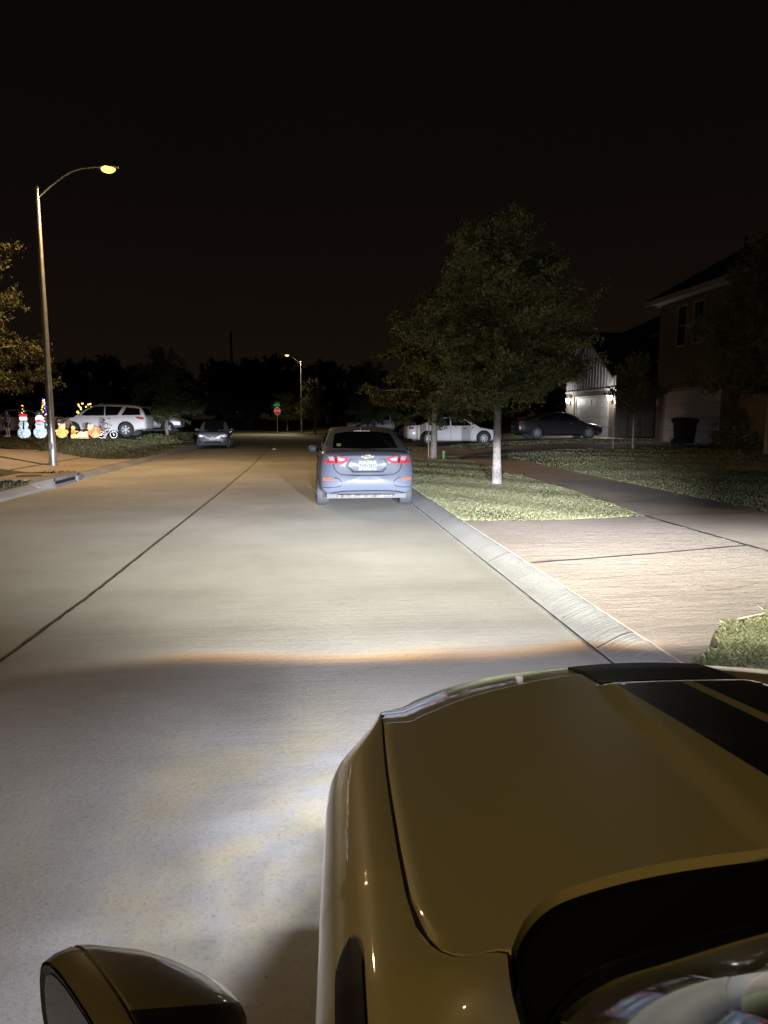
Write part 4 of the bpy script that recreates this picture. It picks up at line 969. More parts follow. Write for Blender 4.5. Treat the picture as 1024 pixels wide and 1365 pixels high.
# fenders
FO = [(.15,-.828),(.09,-.848),(.04,-.872),(-.02,-.902),(-.08,-.93),(-.13,-.949),(-.19,-.957),(-.30,-.961),(-.6,-.963),(-.97,-.963)]
def fend_out(y): return interp(sorted(FO), y)
GXF = sorted([(-1.5,-.745),(-1.2,-.752),(-1.08,-.762),(-1.03,-.757),(-.945,-.742),(-.918,-.737),(-.9155,-.752),(-.9150,-.772),(-.9135,-.796),(-.902,-.81),(-.886,-.82),(-.845,-.833),(-.765,-.839),(-.634,-.84),(-.428,-.838),(-.28,-.835),(-.101,-.829),(.114,-.819)])
def fender(sgn, name):
    b = MB(); rows = []
    ys = [.15,.148,.143,.136,.128,.121,-1.30,-1.2,-1.12,-1.06,-1.0,-.96,-.935,-.922,-.9165,-.9155,-.9150,-.9142,-.9135,-.908,-.902,-.894,-.886,-.872,-.858]+[-.845+.959*k/52 for k in range(53)]
    for y in sorted(set(ys)):
        gx = interp(GXF, y)-.0025; ox = fend_out(max(y,-.97)); lift = 0
        zi = hz(gx, max(y,-.93)); e = .15-y
        if e < .045: zi -= .5*(.045-math.sqrt(max(0,.045**2-(.045-max(0,e))**2)))
        if y < -.914: lift = interp([(-1.3,.15),(-1.08,.055),(-1.03,.034),(-.985,.014),(-.945,.003),(-.914,.0)], y)
        wd = gx-ox; gref = gap_x(max(-.765,min(.11,y)))-.004; sag = lambda x: .022*(max(0,gref-x)/max(.02,gref-ox))**2; row = [(gx, y, zi-.045), (gx-.0005, y, zi+lift-.004), (gx-min(.003,wd*.1), y, zi+lift)]
        ro = min(.10, wd*.88); n1 = 10
        for k in range(1, n1+1):
            x = lerp(gx, ox+ro, k/n1); row.append((x, y, zi + (hz(x, max(y,-.93))-hz(gx, max(y,-.93)) if y < -.7 else 0) + lift*(1-sst(0,.085,gx-x)) - sag(x)))
        zt = row[-1][2]
        for k in range(1, 9):
            a = PI/2*k/8; row.append((ox+ro*(1-math.sin(a)), y, zt-(.105)*(1-math.cos(a))))
        zl = row[-1][2]
        for k in range(1, 7):
            q = k/6; zb = .22; d = abs(y+.62)
            if d < .38: zb = max(zb, .34+math.sqrt(max(0,.38**2-d*d)))
            row.append((ox + .012*q*q, y, lerp(zl, min(zb, zl-.02), q)))
        rows.append([(sgn*-p[0], p[1], p[2]) for p in row])
    b.grid(rows)
    return b.build(name, M['hero'], hero, 30)
fender(-1, 'fender'); fender(1, 'fender')
# cowl piece closing the corner between fender, hood and windshield
# slot on the fender shoulder
def slotz(x, y):
    gx = -.843; ox = -.963; wd = gx-ox; zi = hz(gx, max(y,-.93)); ro = .10
    if x > ox+ro: return zi-.022*((gx-x)/wd)**2+.002
    a = math.asin(max(-1,min(1,1-(x-ox)/ro))); return zi-.022*((gx-ox-ro)/wd)**2-.105*(1-math.cos(a))+.003
def slot(sgn):
    b = MB(); rows = []
    for k in range(29):
        y = -.838-.30*k/28; wv_ = .0155*min(1, math.sqrt(k/4) if k < 4 else 1); cx = interp([(-1.14,-.921),(-.90,-.9225),(-.838,-.9195)], y)
        rows.append([(sgn*-(cx+wv_*q), y, slotz(cx+wv_*q, y)+.0015+.0025*(1-q*q)) for q in (-1,-.75,-.5,-.25,0,.25,.5,.75,1)])
    b.grid(rows); return b.build('shoulder_vent', M['rubber'], hero, 60)
slot(-1); slot(1)
# nose: bumper below hood and fender fronts
b = MB(); prof = [(.0,0),(.012,-.02),(.03,-.06),(.04,-.14),(.03,-.26),(.05,-.36),(.045,-.50),(.0,-.62)]
plan = [(x, fend) for x, fend in []]
fz = MB(); rows = []
for k in range(81):
    x = -.822+1.644*k/80; dl = interp(DD, -abs(x)); y0 = fnose(x)+.003
    rows.append([(x, y0-.002, fas_z(x,y0)-.05)]+[(x, lerp(y0, fnose(x)+dl, q/8), fas_z(x, lerp(y0, fnose(x)+dl, q/8))) for q in range(9)])
fz.grid(rows); fz.build('nose_panel', M['hero'], hero, 40)
OUT = [(-.838,.125)] + NS
OUT = OUT + [(-x, y) for x, y in OUT[-2::-1]]
rows = []
for i, (x, y) in enumerate(OUT):
    zt_ = fas_z(x, y) if abs(x) < .8221 and y > fnose(x)+.05 else hz(x,y)-.030
    a = OUT[max(0,i-1)]; c = OUT[min(len(OUT)-1,i+1)]; dx,dy = c[0]-a[0], c[1]-a[1]; l = math.hypot(dx,dy); nx,ny = -dy/l, dx/l
    z0 = zt_; kk = 1 if abs(x) < .8 else .35
    rows.append([(x+nx*o*kk*.5, y+ny*o*kk, max(.17, z0+d)) for o, d in prof])
b.grid(rows); b.build('front_bumper', M['hero'], hero, 40)
fb = BVHTree.FromPolygons([Vector(v) for v in b.v], b.f)
project('grille', [[(-.42,.72),(.42,.72),(.40,.60),(-.40,.60)]], 'F', fb, .006, M['plastic'], hero, .03)
project('lower_grille', [[(-.6,.42),(.6,.42),(.55,.25),(-.55,.25)]], 'F', fb, .006, M['plastic'], hero, .03)
hlens = pm('headlamp_lens', (.85,.87,.9), .1, coat=1, emit=(.85,.92,1), estr=6)
for s_ in (1,-1): project('headlight', [[(-.80,.76),(-.62,.745),(-.50,.73),(-.52,.66),(-.66,.63),(-.78,.65)] if s_ > 0 else mir([(-.80,.76),(-.62,.745),(-.50,.73),(-.52,.66),(-.66,.63),(-.78,.65)])], 'F', fb, .007, hlens, hero, .03)
# windshield, roof, rear body, pillars
b = MB(); rows = []
CWF = [p for p in CW] + [(-x, y) for x, y in CW[-2::-1]]
cw = MB(); crow = []
for v in range(7):
    q = v/6; crow.append([(x*(1+.035*q), y-.006-.165*q, hz(x, y)-.014 + .046*q) for x, y in CWF])
cw.grid(crow); cw.grid([crow[0], [(x,y,z-.05) for x,y,z in crow[0]]]); cw.build('cowl_panel', pm('matt_black_cowl', (.006,.006,.006), .9, spec=.15, var=.2), hero, 50)
for v in range(17):
    q = v/16; rows.append([(x*(1-.17*q), y-.001-.64*q, z-.004+.60*q-.19*q*q + .014*math.sin(PI*min(1,q+.1))*(1-(x/.76)**2)) for x, y, z in crow[-1]])
b.grid(rows); b.build('windshield', M['glass'], hero, 60)
ws = rows
b = MB(); top = ws[-1]
rr = [top] + [[(x*(1-.02*k), y-.28*k, z+.05*math.sin(PI*k/5)-.01*k*k) for x, y, z in top] for k in range(1,6)]
b.grid(rr); 
last = rr[-1]; rr2 = [last]+[[(x*(1+.04*k), y-.24*k, z-.085*k) for x,y,z in last] for k in range(1,4)]
b.grid(rr2); b.build('roof', M['hero'], hero, 40)
for s_ in (-1,1):
    b = MB(); e = [r[0] if s_ < 0 else r[-1] for r in ws]; e2 = [(x+s_*.045, y-.03, z-.005) for x,y,z in e]; e3 = [(x+s_*.06, y-.05, z-.06) for x,y,z in e]
    e = e[3:]; e2 = e2[3:]; e3 = e3[3:]; b.grid([[(x-s_*.01,y,z+.004) for x,y,z in e], [(x+s_*.02,y-.01,z+.012) for x,y,z in e], e2, e3]); b.build('windshield_pillar', M['hero'], hero, 40)
    b = MB(); P = []
    for k in range(22):
        y = -1.29-2.43*k/21; w = .963-.03*(k/21)**2; zt = .93+.05*math.sin(PI*k/21)
        P.append([(s_*(w-.16),y,zt),(s_*(w-.06),y,zt-.01),(s_*(w-.012),y,zt-.07),(s_*w,y,zt-.25),(s_*(w-.01),y,.5),(s_*(w-.05),y,.2)])
    b.grid(P); b.build('side_panel', M['hero'], hero, 40)
    b = MB(); e = [ws[k][0 if s_ < 0 else -1] for k in range(0,17)] + [r[0 if s_ < 0 else -1] for r in rr[1:]] + [r[0 if s_ < 0 else -1] for r in rr2[1:]]
    b.grid([[(x+s_*.01,y-.05,z-.05) for x,y,z in e], [(s_*.82,y-.05,min(z-.06,.93)) for x,y,z in e]]); b.build('side_window', M['glass'], hero, 40)
b = MB(); b.grid([[(x,y,z) for x,y,z in rr2[-1]], [(x*1.15,-3.55,.98) for x,y,z in rr2[-1]], [(x*1.15,-3.72,.9) for x,y,z in rr2[-1]], [(x*1.15,-3.74,.3) for x,y,z in rr2[-1]]]); b.build('boot', M['hero'], hero, 40)
tm, rm = wheel_meshes(.35, .25, 10, M['plastic'], .03)
for y in (-.62,-3.0):
    for s_ in (-1,1):
        w = link('wheel', tm, hero, (s_*.80, y, .35)); w.rotation_euler = (0,0,0 if s_ > 0 else PI); link('rim', rm, w)
MB().box(-.72,.72,-3.5,-.1,.25,.6).build('floor_pan', M['rubber'], hero)
# open driver's door and its mirror
DA = R(-48)   # swing of the door about its front hinge
door = MB(); Hx, Hy = -.965, -.985
DM = Matrix.Translation((Hx,Hy,0)) @ Matrix.Rotation(DA,4,'Z')
rows = []
for k in range(13):
    y = -.02-1.15*k/12; rows.append([(.10,y,.28),(.10,y,.90),(.06,y,.925),(.02,y,.91),(-.0,y,.80),(.01,y,.5),(.05,y,.26)])
door.grid(rows, True); n_ = 7; door.f.append(list(range(n_))); door.mi.append(0); door.f.append([12*n_+k for k in range(n_)]); door.mi.append(0)
door.xform(DM); dob = door.build('door', M['hero'], hero, 35)
# mirror: built straight from its plan in the street and moved into the car frame
def W2H(x, y, z):
    v = Matrix.Rotation(-HPSI,4,'Z') @ Vector((x-1.0, y-1.6, 0)); return (v.x, v.y, z)
ax_o = Vector((-.62,.785,0)).normalized(); ax_d = Vector((.785,.62,0)).normalized(); mc = Vector((-.250,.735,.932))
def mpt(a, d, z): p = mc + ax_o*a + ax_d*d + Vector((0,0,z)); return W2H(p.x, p.y, p.z)
def rim(k, n, sa=1, sz=1):
    q = 2*PI*k/n; ca, sa_ = math.cos(q), math.sin(q); e = .72
    return (math.copysign(abs(ca)**e, ca)*.112*sa, math.copysign(abs(sa_)**e, sa_)*.073*sz)
NM = 32
b = MB(); rows = []
for d, s_, sh in ((-.012,1.0,0),(0,1.03,0),(.012,1.04,-.002),(.018,1.035,-.002),(.0195,1.0,-.002),(.0225,1.0,-.002),(.024,1.03,-.003),(.036,1.0,-.006),(.055,.92,-.012),(.08,.82,-.02),(.105,.68,-.032),(.13,.50,-.045),(.148,.30,-.056),(.158,.05,-.06)):
    rows.append([mpt(rim(k,NM,s_)[0]+sh, d, rim(k,NM,1,s_)[1]-sh*-.25) for k in range(NM)])
b.grid(rows, True); b.f.append([len(b.v)-NM+k for k in range(NM)]); b.mi.append(0)
mm = bmesh.new(); vv_ = [mm.verts.new(p) for p in b.v]
for f in b.f: mm.faces.new([vv_[k] for k in f])
MYW = .700
pn = Matrix.Rotation(-HPSI,4,'Z') @ Vector((0.0091, 0.6639, 0.7478)); pc = Vector(W2H(0,0,1.62))
bmesh.ops.bisect_plane(mm, geom=mm.verts[:]+mm.edges[:]+mm.faces[:], plane_co=pc, plane_no=pn)
bl = MB(); cap_ = MB()
for f in mm.faces:
    c_ = f.calc_center_median(); w_ = Matrix.Rotation(HPSI,4,'Z') @ c_ + Vector((1.0,1.6,0)) - mc
    (bl if ((c_-pc).dot(pn) < 0 and w_.dot(ax_d) > .023) else cap_).add([tuple(v.co) for v in f.verts], [list(range(len(f.verts)))])
mm.free()
def weld(m_, nm, mat, par):
    me = m_.mesh(nm, mat); q = bmesh.new(); q.from_mesh(me); bmesh.ops.remove_doubles(q, verts=q.verts, dist=.0002); bmesh.ops.recalc_face_normals(q, faces=q.faces); q.to_mesh(me); q.free(); shade(me, 45); return link(nm, me, par)
msh = weld(cap_, 'mirror_housing', mat_paint('pale_paint_shaded', (.24,.215,.11), 0, .42, .05), dob); weld(bl, 'mirror_lower_shell', M['plastic'], msh)  # cap colour is the car paint darkened for the weaker light there
b = MB(); o0 = [mpt(rim(k,NM,.97)[0], -.0135, rim(k,NM,1,.96)[1]) for k in range(NM)]; o1 = [mpt(rim(k,NM,.85)[0], -.010, rim(k,NM,1,.80)[1]) for k in range(NM)]; b.grid([o0,o1], True); b.build('mirror_bezel', M['plastic'], msh, 40)
b = MB(); b.add([mpt(rim(k,NM,.87)[0], -.0118, rim(k,NM,1,.82)[1]) for k in range(NM)], [list(range(NM))]); b.build('mirror_glass', pm('mirror_silver', (.16,.15,.14), .04, metal=1, var=.02), msh)
b = MB(); b.tube([mpt(-.02,.06,-.05), mpt(-.09,.08,-.075), mpt(-.2,.10,-.09)], [.03,.03,.04], 14); b.build('mirror_arm', M['plastic'], dob, 45)
o = MB().box(0,1,0,1,0,1)

# headlamp beams: real spot lamps at the two headlights; the node tree is the beam's own light distribution by angle
def headlamp(x, phase, cen):
    L = bpy.data.lights.new('headlamp_light', 'POINT'); L.energy = 4*PI*2600; L.shadow_soft_size = .02; L.use_nodes = True
    t = NT(L.node_tree); em = t.n.get('Emission') or t.node('ShaderNodeEmission')
    sp = t.node('ShaderNodeSeparateXYZ'); tc = t.node('ShaderNodeTexCoord'); t.put(sp.inputs[0], tc.outputs['Normal'])
    X, Y, Z = sp.outputs; fwd = t.math('MAXIMUM', t.math('MULTIPLY', Z, -1), .001)
    tv = t.math('DIVIDE', t.math('MULTIPLY', Y, -1), fwd)          # >0 is below the horizon
    th = t.math('DIVIDE', X, fwd)
    hl_ = t.math('SQRT', t.math('ADD', t.math('MULTIPLY', X, X), t.math('MULTIPLY', Z, Z)))
    el = t.math('DIVIDE', t.math('MULTIPLY', Y, -1), t.math('MAXIMUM', hl_, .001))
    # main beam against downward slope, relative to the lamp's peak
    A = t.ramp(t.math('MULTIPLY_ADD', tv, 2.0, .3, clamp=True),
        [(0,(.005,)*3),(.17,(.016,)*3),(.215,(.05,)*3),(.245,(.16,)*3),(.285,(.22,)*3),(.31,(.27,)*3),(.34,(.40,)*3),(.38,(.70,)*3),(.45,(.70,)*3),(.49,(.53,)*3),(.54,(.285,)*3),(.60,(.138,)*3),(.72,(.046,)*3),(.83,(.027,)*3)])
    ath = t.math('ABSOLUTE', th)
    rel = t.math('SUBTRACT', th, cen); lefty = t.ss(rel, .0, -.05)
    arel = t.math('ABSOLUTE', rel)
    win = t.math('MULTIPLY', t.ss(arel, .105, .15), t.math('SUBTRACT', 1, t.ss(arel, .34, .46)))
    win = t.math('MULTIPLY', win, t.math('MULTIPLY', t.ss(tv, -.05, -.01), t.math('SUBTRACT', 1, t.ss(tv, .004, .02))))
    A = t.math('MULTIPLY', A, t.math('MULTIPLY_ADD', win, t.math('MULTIPLY_ADD', t.math('MULTIPLY', lefty, t.ss(arel, .16, .24)), 6.5, 1.3), 1.0))
    A = t.math('MULTIPLY', A, t.math('SUBTRACT', 1, t.math('MULTIPLY', t.math('MULTIPLY', t.ss(th, .34, .53), t.math('SUBTRACT', 1, t.ss(tv, .05, .085))), .95)))
    wv = t.math('MULTIPLY', t.math('COSINE', t.math('MULTIPLY_ADD', th, 4.6, phase)), .017)
    cutx = t.math('ADD', t.math('ADD', wv, .262), t.math('MULTIPLY', t.ss(th, -.25, -1.0), .045))
    dcut = t.math('SUBTRACT', tv, cutx)
    keep = t.math('SUBTRACT', 1, t.ss(dcut, -.018, .012))
    orr = t.math('MULTIPLY', t.ss(th, .40, .12), t.math('SUBTRACT', 1, t.math('MULTIPLY', t.ss(th, -.42, -.8), .75)))
    hz_ = t.ramp(t.math('MULTIPLY_ADD', th, .2, .5, clamp=True),
        [(0,(.015,)*3),(.22,(.04,)*3),(.30,(.12,)*3),(.36,(.34,)*3),(.41,(.68,)*3),(.455,(.95,)*3),(.55,(1,)*3),(.70,(.85,)*3),(.80,(.6,)*3),(.9,(.25,)*3),(1,(.08,)*3)])
    hzw = t.ramp(t.math('MULTIPLY_ADD', th, .2, .5, clamp=True),
        [(0,(.02,)*3),(.22,(.05,)*3),(.29,(.14,)*3),(.34,(.45,)*3),(.40,(1.25*.8,)*3),(.455,(1,)*3),(.55,(1,)*3),(.70,(1,)*3),(.77,(.72,)*3),(.9,(.3,)*3),(1,(.12,)*3)])
    hz_ = t.mix(t.ss(tv, .09, .17), hz_, hzw)
    edge = t.math('MULTIPLY_ADD', t.math('MULTIPLY', t.ss(dcut, -.030, -.006), orr), .75, 1.0)
    A = t.math('MULTIPLY', A, edge)
    Aint = t.math('MULTIPLY', t.math('MULTIPLY', t.math('MULTIPLY', A, keep), hz_), t.math('LESS_THAN', Z, -.02))
    # spill under the beam
    B = t.ramp(t.math('MULTIPLY', el, .5, clamp=True),
        [(0,(0,)*3),(.09,(.0,)*3),(.115,(.0098,)*3),(.16,(.0066,)*3),(.22,(.0054,)*3),(.33,(.0042,)*3),(.5,(.0026,)*3),(.7,(.0015,)*3),(.85,(.0008,)*3),(1,(.0003,)*3)])
    az = t.math('ARCTAN2', X, t.math('MULTIPLY', Z, -1))
    cb = t.node('ShaderNodeCombineXYZ'); t.put(cb.inputs[0], t.math('MULTIPLY', az, 1.3)); t.put(cb.inputs[1], t.math('MULTIPLY', el, 2.6)); cb.inputs[2].default_value = phase
    nz1 = t.noise(cb.outputs[0], 1.1, 2, .45); nz2 = t.noise(cb.outputs[0], 1.9, 2, .45)
    side = t.ramp(t.math('MULTIPLY_ADD', az, 1/PI, .5, clamp=True), [(0,(.5,)*3),(.25,(.6,)*3),(.42,(1,)*3),(.6,(1,)*3),(1,(.7,)*3)])
    B = t.math('MULTIPLY', B, t.math('SUBTRACT', 1, t.ss(t.math('SUBTRACT', t.math('ABSOLUTE', az), t.math('MULTIPLY_ADD', el, -.6, 2.67)), -.16, .22)))
    Bint = t.math('MULTIPLY', t.math('MULTIPLY', B, t.math('MULTIPLY_ADD', t.ss(nz1, .25, .75), .8, .55)), side)
    colA = t.mix(t.math('MULTIPLY', t.ss(dcut, -.026, -.001), orr), (.99,.985,.885,1), (1,.47,.04,1))
    colA = t.mix(t.ss(tv, .13, .02), colA, (.80,.86,1.0,1))
    colB = t.mix(t.math('MULTIPLY', t.ss(el, .26, .5), t.ss(nz2, .36, .68)), (.78,.83,1.0,1), (1.0,.96,.82,1))
    e1 = t.node('ShaderNodeEmission'); t.put(e1.inputs[0], colA); t.put(e1.inputs[1], Aint)
    e2 = t.node('ShaderNodeEmission'); t.put(e2.inputs[0], colB); t.put(e2.inputs[1], Bint)
    ad = t.node('ShaderNodeAddShader'); t.l.new(e1.outputs[0], ad.inputs[0]); t.l.new(e2.outputs[0], ad.inputs[1])
    out = [n for n in t.n if n.type == 'OUTPUT_LIGHT'][0]; t.l.new(ad.outputs[0], out.inputs[0])
    o = bpy.data.objects.new('headlamp_light', L); COL.objects.link(o); o.parent = hero; o.location = (x, .62, .66); o.rotation_euler = (R(90),0,0)
headlamp(-.66, .5, .07-math.tan(HPSI)*-1); headlamp(.66, 1.3, -.055-math.tan(HPSI)*-1)

# ------------------------------------------------------------------ houses
def window_unit(parent, x, y0, y1, z0, z1):
    """double hung window in a wall facing -X"""
    f = MB(); w = .07
    f.box(x-.05,x+.02,y0-w,y1+w,z1,z1+w); f.box(x-.07,x+.02,y0-w-.03,y1+w+.03,z0-w,z0); f.box(x-.05,x+.02,y0-w,y0,z0,z1); f.box(x-.05,x+.02,y1,y1+w,z0,z1); zm = (z0+z1)/2; f.box(x-.04,x+.02,y0,y1,zm-.025,zm+.025)
    fo = f.build('window', M['trim'], parent); MB().box(x-.015,x+.01,y0,y1,z0,z1).build('pane', M['pane'], fo)
def garage_door(parent, x, y0, y1, z0, z1, mat):
    g = MB(); n = 4
    for k in range(n):
        a = lerp(z0,z1,k/n)+.006; c = lerp(z0,z1,(k+1)/n)-.006; g.box(x-.02,x+.03,y0,y1,a,c)
        for j in range(6):
            ya = lerp(y0,y1,(j+.14)/6); yb = lerp(y0,y1,(j+.86)/6); g.box(x-.032,x-.021,ya,yb,a+.1,c-.1)
    g.build('garage_door', mat, parent)
    f = MB(); f.box(x-.06,x+.02,y0-.16,y0-.002,z0,z1+.14); f.box(x-.06,x+.02,y1+.002,y1+.16,z0,z1+.14); f.box(x-.06,x+.02,y0,y1,z1+.002,z1+.14); f.build('garage_frame', M['trim'], parent)
def wall_lamp(parent, x, y, z, watt):
    bb = MB(); bb.box(x-.04,x,y-.06,y+.06,z-.2,z+.12); bb.tube([(x-.03,y,z+.05),(x-.14,y,z+.14)], .015, 6); bb.lathe([(.11,z+.1),(.02,z+.2),(.001,z+.21)], 8, (x-.15,y,0)); bb.lathe([(.001,z-.2),(.06,z-.19),(.075,z-.15),(.075,z-.14)], 8, (x-.15,y,0)); o = bb.build('wall_lantern', M['plastic'], parent)
    MB().lathe([(.001,z-.19),(.09,z-.14),(.125,z+.10),(.001,z+.105)], 10, (x-.15,y,0)).build('lantern_glass', LANT, o, 40)
    L = bpy.data.lights.new('lantern_light','POINT'); L.energy = watt; L.color = (1,.95,.88); L.shadow_soft_size = .06; lo = bpy.data.objects.new('lantern_light', L); COL.objects.link(lo); lo.parent = parent; lo.location = (x-.36,y,z-.02)
LANT = pm('lantern_glow', (.9,.9,.88), .4, emit=(1,.97,.92), estr=45)
# near brick house
h1 = empty('brick_house', 'two storey brick house with pale garage door at the right edge', 'house', (16.5,23,.5))
G = .0; E_ = 6.35
bb = MB(); Y0, Y1, D = -10.5, 9.4, 11
gy0, gy1, gz = 4.1, 8.95, 2.52
bb.add([(0,Y0,-.4),(0,gy0,-.4),(0,gy0,E_),(0,Y0,E_)],[(0,1,2,3)]); bb.add([(0,gy1,-.4),(0,Y1,-.4),(0,Y1,E_),(0,gy1,E_)],[(0,1,2,3)]); bb.add([(0,gy0,gz),(0,gy1,gz),(0,gy1,E_),(0,gy0,E_)],[(0,1,2,3)])
bb.add([(0,Y1,-.4),(D,Y1,-.4),(D,Y1,E_),(0,Y1,E_)],[(0,1,2,3)]); bb.add([(0,Y0,-.4),(D,Y0,-.4),(D,Y0,E_),(0,Y0,E_)],[(0,1,2,3)]); bb.add([(D,Y0,-.4),(D,Y1,-.4),(D,Y1,E_),(D,Y0,E_)],[(0,1,2,3)])
for (ya,yb,za,zb) in ((gy0,gy0,-.4,gz),(gy1,gy1,-.4,gz)): bb.add([(0,ya,za),(.25,ya,za),(.25,ya,zb),(0,ya,zb)],[(0,1,2,3)])
bb.add([(0,gy0,gz),(.25,gy0,gz),(.25,gy1,gz),(0,gy1,gz)],[(0,1,2,3)])
bb.build('wall', M['brick'], h1)
garage_door(h1, .16, gy0+.17, gy1-.17, .0, gz-.15, pm('pale_garage_paint', (.74,.70,.68), .55, var=.05))
for ya, yb in ((4.35,5.55),(6.15,7.35)): pass
window_unit(h1, -.01, 5.65, 6.35, 4.35, 6.0); window_unit(h1, -.01, 7.0, 7.7, 4.35, 6.0)
window_unit(h1, -.01, -3, -1.8, 4.2, 5.9); window_unit(h1, -.01, -6.5, -5.0, 1.0, 2.6)
ov = .55
bb = MB(); bb.box(-ov,-ov+.03,Y0-ov,Y1+ov,E_-.02,E_+.2); bb.box(-ov+.032,-.002,Y0-ov,Y1+ov,E_-.02,E_+.02); bb.box(-ov+.032,D,Y1+.002,Y1+ov,E_-.02,E_+.02); bb.box(-ov+.032,D,Y1+ov+.001,Y1+ov+.03,E_-.02,E_+.2); bb.build('eave_trim', M['trim'], h1)
rz_ = E_+4.1; mx_ = D/2
bb = MB(); A_ = [(-ov,Y0-ov,E_+.21),(D+ov,Y0-ov,E_+.21),(D+ov,Y1+ov,E_+.21),(-ov,Y1+ov,E_+.21)]; bb.add(A_+[(mx_,Y0+5.5,rz_),(mx_,Y1-5.5,rz_)], [(0,1,4),(1,2,5,4),(2,3,5),(3,0,4,5),(3,2,1,0)]); rf1 = bb.build('roof', M['shingle'], h1)
MB().tube([(1.6,5.6,E_+1.2),(1.6,5.6,E_+2.2)], .06, 8).build('vent_pipe', M['plastic'], rf1, 40)
bb = MB(); bb.tube([(-.06,-.6,.0),(-.06,-.6,2.9)], .045, 8); bb.build('downspout', M['trim'], h1, 40)
MB().box(-.08,0,9.15,9.28,1.7,2.15).build('meter_box', M['trim'], h1)
# second house: gabled garage wing with lanterns
h2 = empty('gabled_house', 'house with grey gabled garage between two lit wall lanterns', 'house', (17.0,41.4,.52))
bb = MB(); Y0, Y1, E2, PK = -3.4, 4.2, 3.55, 5.9; gy0, gy1, gz = -2.55, 2.75, 2.5; mid = (Y0+Y1)/2
bb.add([(0,Y0,-.4),(0,gy0,-.4),(0,gy0,2.72),(0,Y0,2.72)],[(0,1,2,3)]); bb.add([(0,gy1,-.4),(0,Y1,-.4),(0,Y1,2.72),(0,gy1,2.72)],[(0,1,2,3)]); bb.add([(0,gy0,gz),(0,gy1,gz),(0,gy1,2.72),(0,gy0,2.72)],[(0,1,2,3)])
for ya in (gy0,gy1): bb.add([(0,ya,-.4),(.2,ya,-.4),(.2,ya,gz),(0,ya,gz)],[(0,1,2,3)])
bb.add([(0,Y0,-.4),(9,Y0,-.4),(9,Y0,E2),(0,Y0,E2)],[(0,1,2,3)]); bb.add([(0,Y1,-.4),(9,Y1,-.4),(9,Y1,E2),(0,Y1,E2)],[(0,1,2,3)])
bb.build('wall', M['brick2'], h2)
bb = MB(); bb.add([(-.03,Y0,2.722),(-.03,Y1,2.722),(-.03,Y1,E2),(-.03,mid,PK),(-.03,Y0,E2)],[(0,1,2,3,4)])
y = Y0+.2
while y < Y1-.1:
    zt = lerp(E2, PK, 1-abs(y-mid)/(Y1-mid))-.05; bb.box(-.065,-.031,y-.03,y+.03,2.8,zt); y += .42
bb.box(-.09,-.031,Y0,Y1,2.722,2.84)
bb.build('gable_siding', M['siding'], h2)
garage_door(h2, .1, gy0+.17, gy1-.17, 0, gz-.15, M['garage'])
bb = MB()
for s_, ye in ((-1,Y0-.4),(1,Y1+.4)):
    ze = E2-.28; bb.add([(-.4,ye,ze),(-.4,mid,PK+.1),(-.4,mid,PK+.32),(-.4,ye,ze+.22),(-.36,ye,ze),(-.36,mid,PK+.1),(-.36,mid,PK+.32),(-.36,ye,ze+.22)],[(0,1,2,3),(4,7,6,5),(0,4,5,1),(3,2,6,7),(0,3,7,4)])
bb.build('barge_board', M['trim'], h2)
bb = MB()
for ye in (Y0-.42,Y1+.42):
    ze = E2-.05; bb.add([(-.45,ye,ze),(9,ye,ze),(9,mid,PK+.34),(-.45,mid,PK+.34),(-.45,ye,ze-.06),(9,ye,ze-.06),(9,mid,PK+.28),(-.45,mid,PK+.28)],[(0,1,2,3),(4,7,6,5),(0,3,7,4),(0,4,5,1)])
bb.build('roof', M['shingle'], h2)
wall_lamp(h2, -.03, -3.0, 2.28, 105); wall_lamp(h2, -.03, 3.4, 2.28, 105)
bb = MB(); bb.box(4,13,-8.0,12,-.4,6.0); bb.build('wall', M['brick2'], h2)
bb = MB(); bb.add([(3.5,-8.5,6.0),(13.5,-8.5,6.0),(13.5,12.5,6.0),(3.5,12.5,6.0),(8.5,-3.5,8.6),(8.5,7.5,8.6)],[(0,1,4),(1,2,5,4),(2,3,5),(3,0,4,5),(3,2,1,0)]); bb.build('roof', M['shingle'], h2)
bb = MB(); bb.box(3.46,3.498,-8.5,12.5,5.9,6.1); bb.box(3.5,3.998,-8.5,12.5,5.94,5.99); bb.build('eave_trim', M['trim'], h2)
# dark house behind the left driveway
h3 = empty('brick_house', 'dark house behind the cars on the left, mostly lost in the night', 'house', (-21.5,44,.7), PI)
MB().box(0,9,-7,7,-.4,3.2).build('wall', M['brick2'], h3)
bb = MB(); bb.add([(-.5,-7.5,3.2),(9.5,-7.5,3.2),(9.5,7.5,3.2),(-.5,7.5,3.2),(4.5,-2.5,6.2),(4.5,2.5,6.2)],[(0,1,4),(1,2,5,4),(2,3,5),(3,0,4,5),(3,2,1,0)]); bb.build('roof', M['shingle'], h3)
bb = MB(); bb.box(-.03,-.001,-2.8,2.6,.0,2.2); bb.build('garage_door', M['garage'], h3)
window_unit(h3, -.01, 4, 5.4, 1.0, 2.4)

